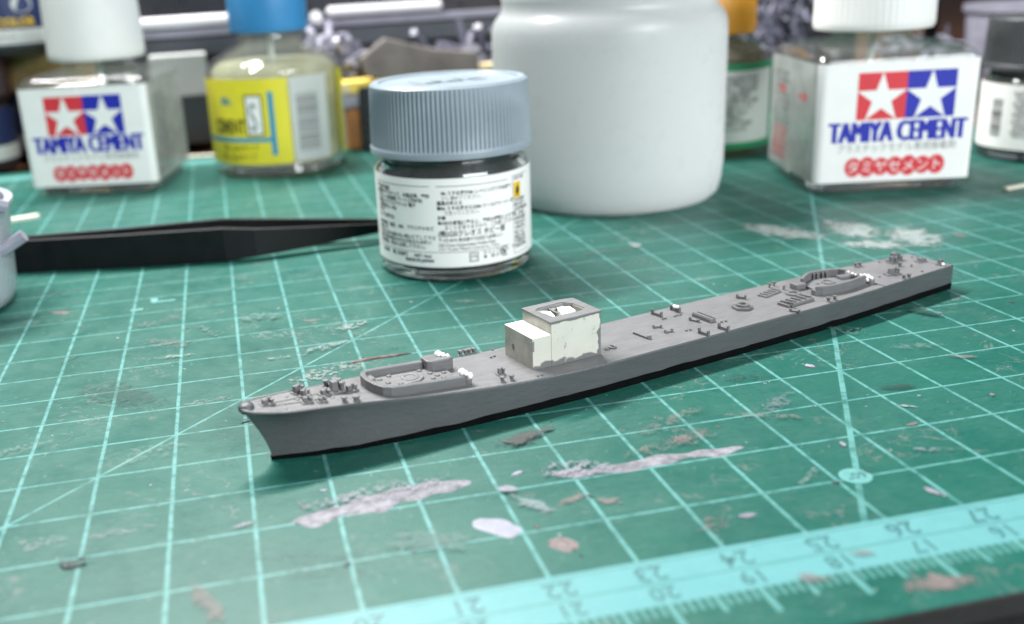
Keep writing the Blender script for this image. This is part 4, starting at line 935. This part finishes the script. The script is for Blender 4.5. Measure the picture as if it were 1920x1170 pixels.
# ---------------------------------------------------------------- cup at the left edge
cu = root('plastic_cup', (-1.85, 12.95, 0), 0, 'translucent plastic cup holding grey plastic offcuts, cut by the left edge', 'cup')
MB().lathe([(.01, .06), (1.9, .06), (2.12, .0), (2.28, .08), (2.36, .3), (2.42, 1.2), (2.50, 2.05), (2.58, 2.08), (2.58, 2.16), (2.42, 2.16), (2.34, 1.2), (2.28, .35), (2.0, .14), (.01, .12)], 72, cap0=False, cap1=False).build('cup_body', 'cup', cu, smooth=50)
def pile(name, n, lo, hi, mat, seed, label, r=(.05, .11), L=(.5, 1.4), cat='plastic parts'):
    rnd = random.Random(seed); mb = MB()
    for _ in range(n):
        p = Vector([rnd.uniform(a, b) for a, b in zip(lo, hi)]); d = Vector((rnd.gauss(0, 1), rnd.gauss(0, 1), rnd.gauss(0, .7))).normalized(); l_ = rnd.uniform(*L)
        q = p + d * l_; q.z = max(q.z, .12); p.z = max(p.z, .12); rr = rnd.uniform(*r)
        if (q - p).length < .1: continue
        k = rnd.random()
        if k < .55:
            mid = (p + q) / 2 + Vector((rnd.gauss(0, .1), rnd.gauss(0, .1), rnd.gauss(0, .1))); mb.tube([p, mid, q], rr, 7)
        elif k < .8: mb.box(p, (l_ * .6, rr * 3, rr * 2.5), rnd.uniform(0, 3), rnd.uniform(.6, 1))
        else: mb.lathe([(rr * 2, -rr), (rr * 2.4, 0), (rr * 2, rr), (rr * .5, rr * 1.1)], 12, p)
    o = mb.build(name, mat, None, smooth=45); tag(o, label, cat); o['kind'] = 'stuff'; return o
pile('plastic_offcuts', 70, (-3.6, 11.2, .4), (.2, 14.6, 2.5), 'sprue_light', 21, 'grey plastic offcuts heaped in the cup at the left edge', (.06, .16), (.4, 1.1))

# ---------------------------------------------------------------- clutter behind
pile('plastic_parts_heap', 260, (9.0, 29.3, .2), (17.2, 31.5, 3.3), 'sprue', 5, 'heap of grey plastic model parts behind the paint jar', (.07, .16), (.5, 1.6))
pile('plastic_parts_heap', 90, (8.7, 28.6, 1.6), (10.2, 30.0, 4.1), 'sprue_light', 6, 'pale grey plastic parts stacked beside the blue capped bottle', (.07, .15), (.4, 1.0))
pile('plastic_parts_heap', 230, (26.4, 28.4, 1.8), (28.8, 30.6, 4.7), 'sprue', 8, 'blue-grey tangle of plastic parts behind the right cement bottle', (.05, .12), (.3, .8))
pile('plastic_parts_heap', 60, (32.5, 28.0, .2), (36.0, 30.0, 2.3), 'sprue_light', 9, 'pale plastic parts behind the shoulder of the right cement bottle', (.07, .15), (.4, 1.0))
pp = MB(); pp.box((27.4, 29.6, .9), (3.4, 3.0, 1.8)); tag(pp.build('parts_tray', 'box_dark', bevel=.08), 'dark tray under the blue-grey tangle of parts', 'tray')

dr = root('storage_drawers', (0, 0, 0), 0, 'dark storage unit with two lamp reflections modelled as bars at the back of the desk', 'storage unit')
MB().box((6.5, 40.0, 4.5), (30.0, 11.0, 9.6)).build('cabinet', 'box_dark', dr, bevel=.1)
MB().box((6.5, 34.2, 4.27), (30.0, .75, .28)).build('ledge', 'box_mid', dr, bevel=.05)
MB().box((6.5, 34.1, 1.35), (30.0, .8, .95)).build('drawer_front', 'box_slate', dr, bevel=.06)
MB().box((6.5, 34.15, .62), (30.0, .7, .36)).build('drawer_front', 'box_slate', dr, bevel=.05)
MB().box((6.5, 34.25, 3.7), (30.0, .5, .7)).build('drawer_front', 'box_slate', dr, bevel=.05)
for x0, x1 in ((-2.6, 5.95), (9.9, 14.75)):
    MB().tube([(x0, 34.05, 4.72), (x0 + .08, 33.98, 4.72), (x1 - .08, 33.98, 4.72), (x1, 34.05, 4.72)], [.08, .225, .225, .08], 14).build('reflection_bar', 'reflection_white', dr, smooth=50)  # the lamp's reflection on the dark unit, modelled as white bars
o = MB().lathe([(.01, 0), (.24, .02), (.25, .12), (.01, .16)], 24).build('highlight_spot', 'reflection_white'); o.location = (9.4, 33.7, 4.55); o.rotation_euler = (R(80), 0, 0)  # a round highlight modelled as a small white disc
tag(o, 'small round highlight modelled as a white disc beside the blue bottle cap', 'cap'); o.name = 'highlight_disc'
bx = MB(); bx.box((3.75, 33.2, 2.72), (2.2, .9, 1.62)); tag(bx.build('card_box', 'paper_grey', bevel=.05), 'pale grey box between the left cement bottle and the blue capped bottle', 'box')
bx = MB(); bx.box((3.75, 33.2, .95), (2.1, .8, 1.9)); tag(bx.build('card_box', 'box_slate', bevel=.05), 'slate box carrying the pale grey box behind the bottles', 'box')

# sanding pad, propped on the heap
mb = MB()
fr_ = [(9.95, 3.85), (10.15, 3.20), (11.6, 3.0), (14.3, 3.0), (14.3, 3.78), (12.6, 4.02), (10.93, 4.50)]
A_ = [mb.bm.verts.new((x, 27.6 + .25 * (z - 3), z * 1.0)) for x, z in fr_]; B_ = [mb.bm.verts.new((x, 28.2 + .25 * (z - 3), z)) for x, z in fr_]
for v in A_ + B_: v.co.x += .35; v.co.z -= .60; 
n = len(A_); mb.bm.faces.new(A_); mb.bm.faces.new(B_[::-1])
for i in range(n): mb.bm.faces.new((A_[i], B_[i], B_[(i + 1) % n], A_[(i + 1) % n]))
pad = tag(mb.build('sanding_pad', 'pad', bevel=.05), 'worn grey-brown sanding pad leaning on the heap of parts behind the paint jar', 'sanding pad')
MB().box((12.4, 27.75, 1.15), (4.6, .5, 2.3), 0).build('card_stand', 'box_dark', bevel=.05)
tag(bpy.data.objects['card_stand'], 'dark block under the sanding pad', 'block')
bx = MB(); bx.box((10.35, 28.2, .78), (1.5, 1.0, 1.45)); tag(bx.build('orange_box', 'card_orange', bevel=.05), 'orange-brown box behind the paint jar at its left', 'box')
bx = MB(); bx.box((10.30, 28.15, 1.80), (1.7, 1.1, .50)); tag(bx.build('lavender_case', 'sprue_light', bevel=.08), 'pale lavender case on the orange-brown box', 'case')
bx = MB(); bx.box((10.35, 28.1, 2.30), (1.6, 1.0, .42), .1); tag(bx.build('yellow_card', 'card_yellow', bevel=.03), 'yellow card lying on the lavender case', 'card')
bx = MB(); bx.box((9.55, 27.9, 2.27), (.7, .8, .36), .2); tag(bx.build('cream_card', 'card_cream', bevel=.03), 'cream card beside the yellow card', 'card')
bx = MB(); bx.box((15.2, 28.2, 2.62), (2.4, .7, .24)); tag(bx.build('cream_card', 'card_cream', bevel=.03), 'tan strip of card beside the frosted container', 'card')
bx = MB(); bx.box((33.9, 31.0, 2.4), (1.9, 2.0, 4.8)); tag(bx.build('cardboard_box', 'card_brown', bevel=.05), 'brown cardboard box standing behind the right cement bottle', 'box')
bx = MB(); bx.box((34.0, 33.5, 2.6), (7.0, 2.0, 5.2)); tag(bx.build('black_case', 'box_dark', bevel=.08), 'black case behind the brown cardboard box', 'case')
bx = MB(); bx.box((25.0, 35.5, 2.9), (14.0, 2.0, 5.8)); tag(bx.build('black_case', 'box_dark', bevel=.08), 'long black case behind the amber capped bottle', 'case')
bx = MB(); bx.lathe([(2.0, 0), (2.3, .1), (2.4, 3.2), (2.55, 3.25), (2.55, 3.5), (2.2, 3.5), (.01, 3.5)], 48, (38.6, 28.4, 0)); tag(bx.build('plastic_tub', 'sprue_light', smooth=40), 'pale translucent tub behind the dark capped jar', 'tub')
def stick(a, b, r, mat, label):
    mb = MB(); a, b = Vector(a), Vector(b); d = (b - a).normalized(); n_ = Vector((-d.y, d.x, 0)) * r
    mb.loft([[a - n_ , a + n_, a + n_ + Vector((0, 0, r)), a - n_ + Vector((0, 0, r))], [b - n_, b + n_, b + n_ + Vector((0, 0, r)), b - n_ + Vector((0, 0, r))]])
    tag(mb.build('plastic_strip', mat, bevel=.02), label, 'plastic strip')
stick((24.55, 12.92, .004), (26.3, 13.3, .004), .07, 'stick_cream', 'white plastic strip on the mat at the right edge')
stick((-1.1, 21.0, .004), (-.30, 21.28, .004), .10, 'stick_cream', 'cream plastic strip on the mat left of the tweezers')
stick((3.7, 29.2, .004), (4.95, 29.0, .004), .12, 'stick_cream', 'cream plastic strip on the mat between the left bottles')
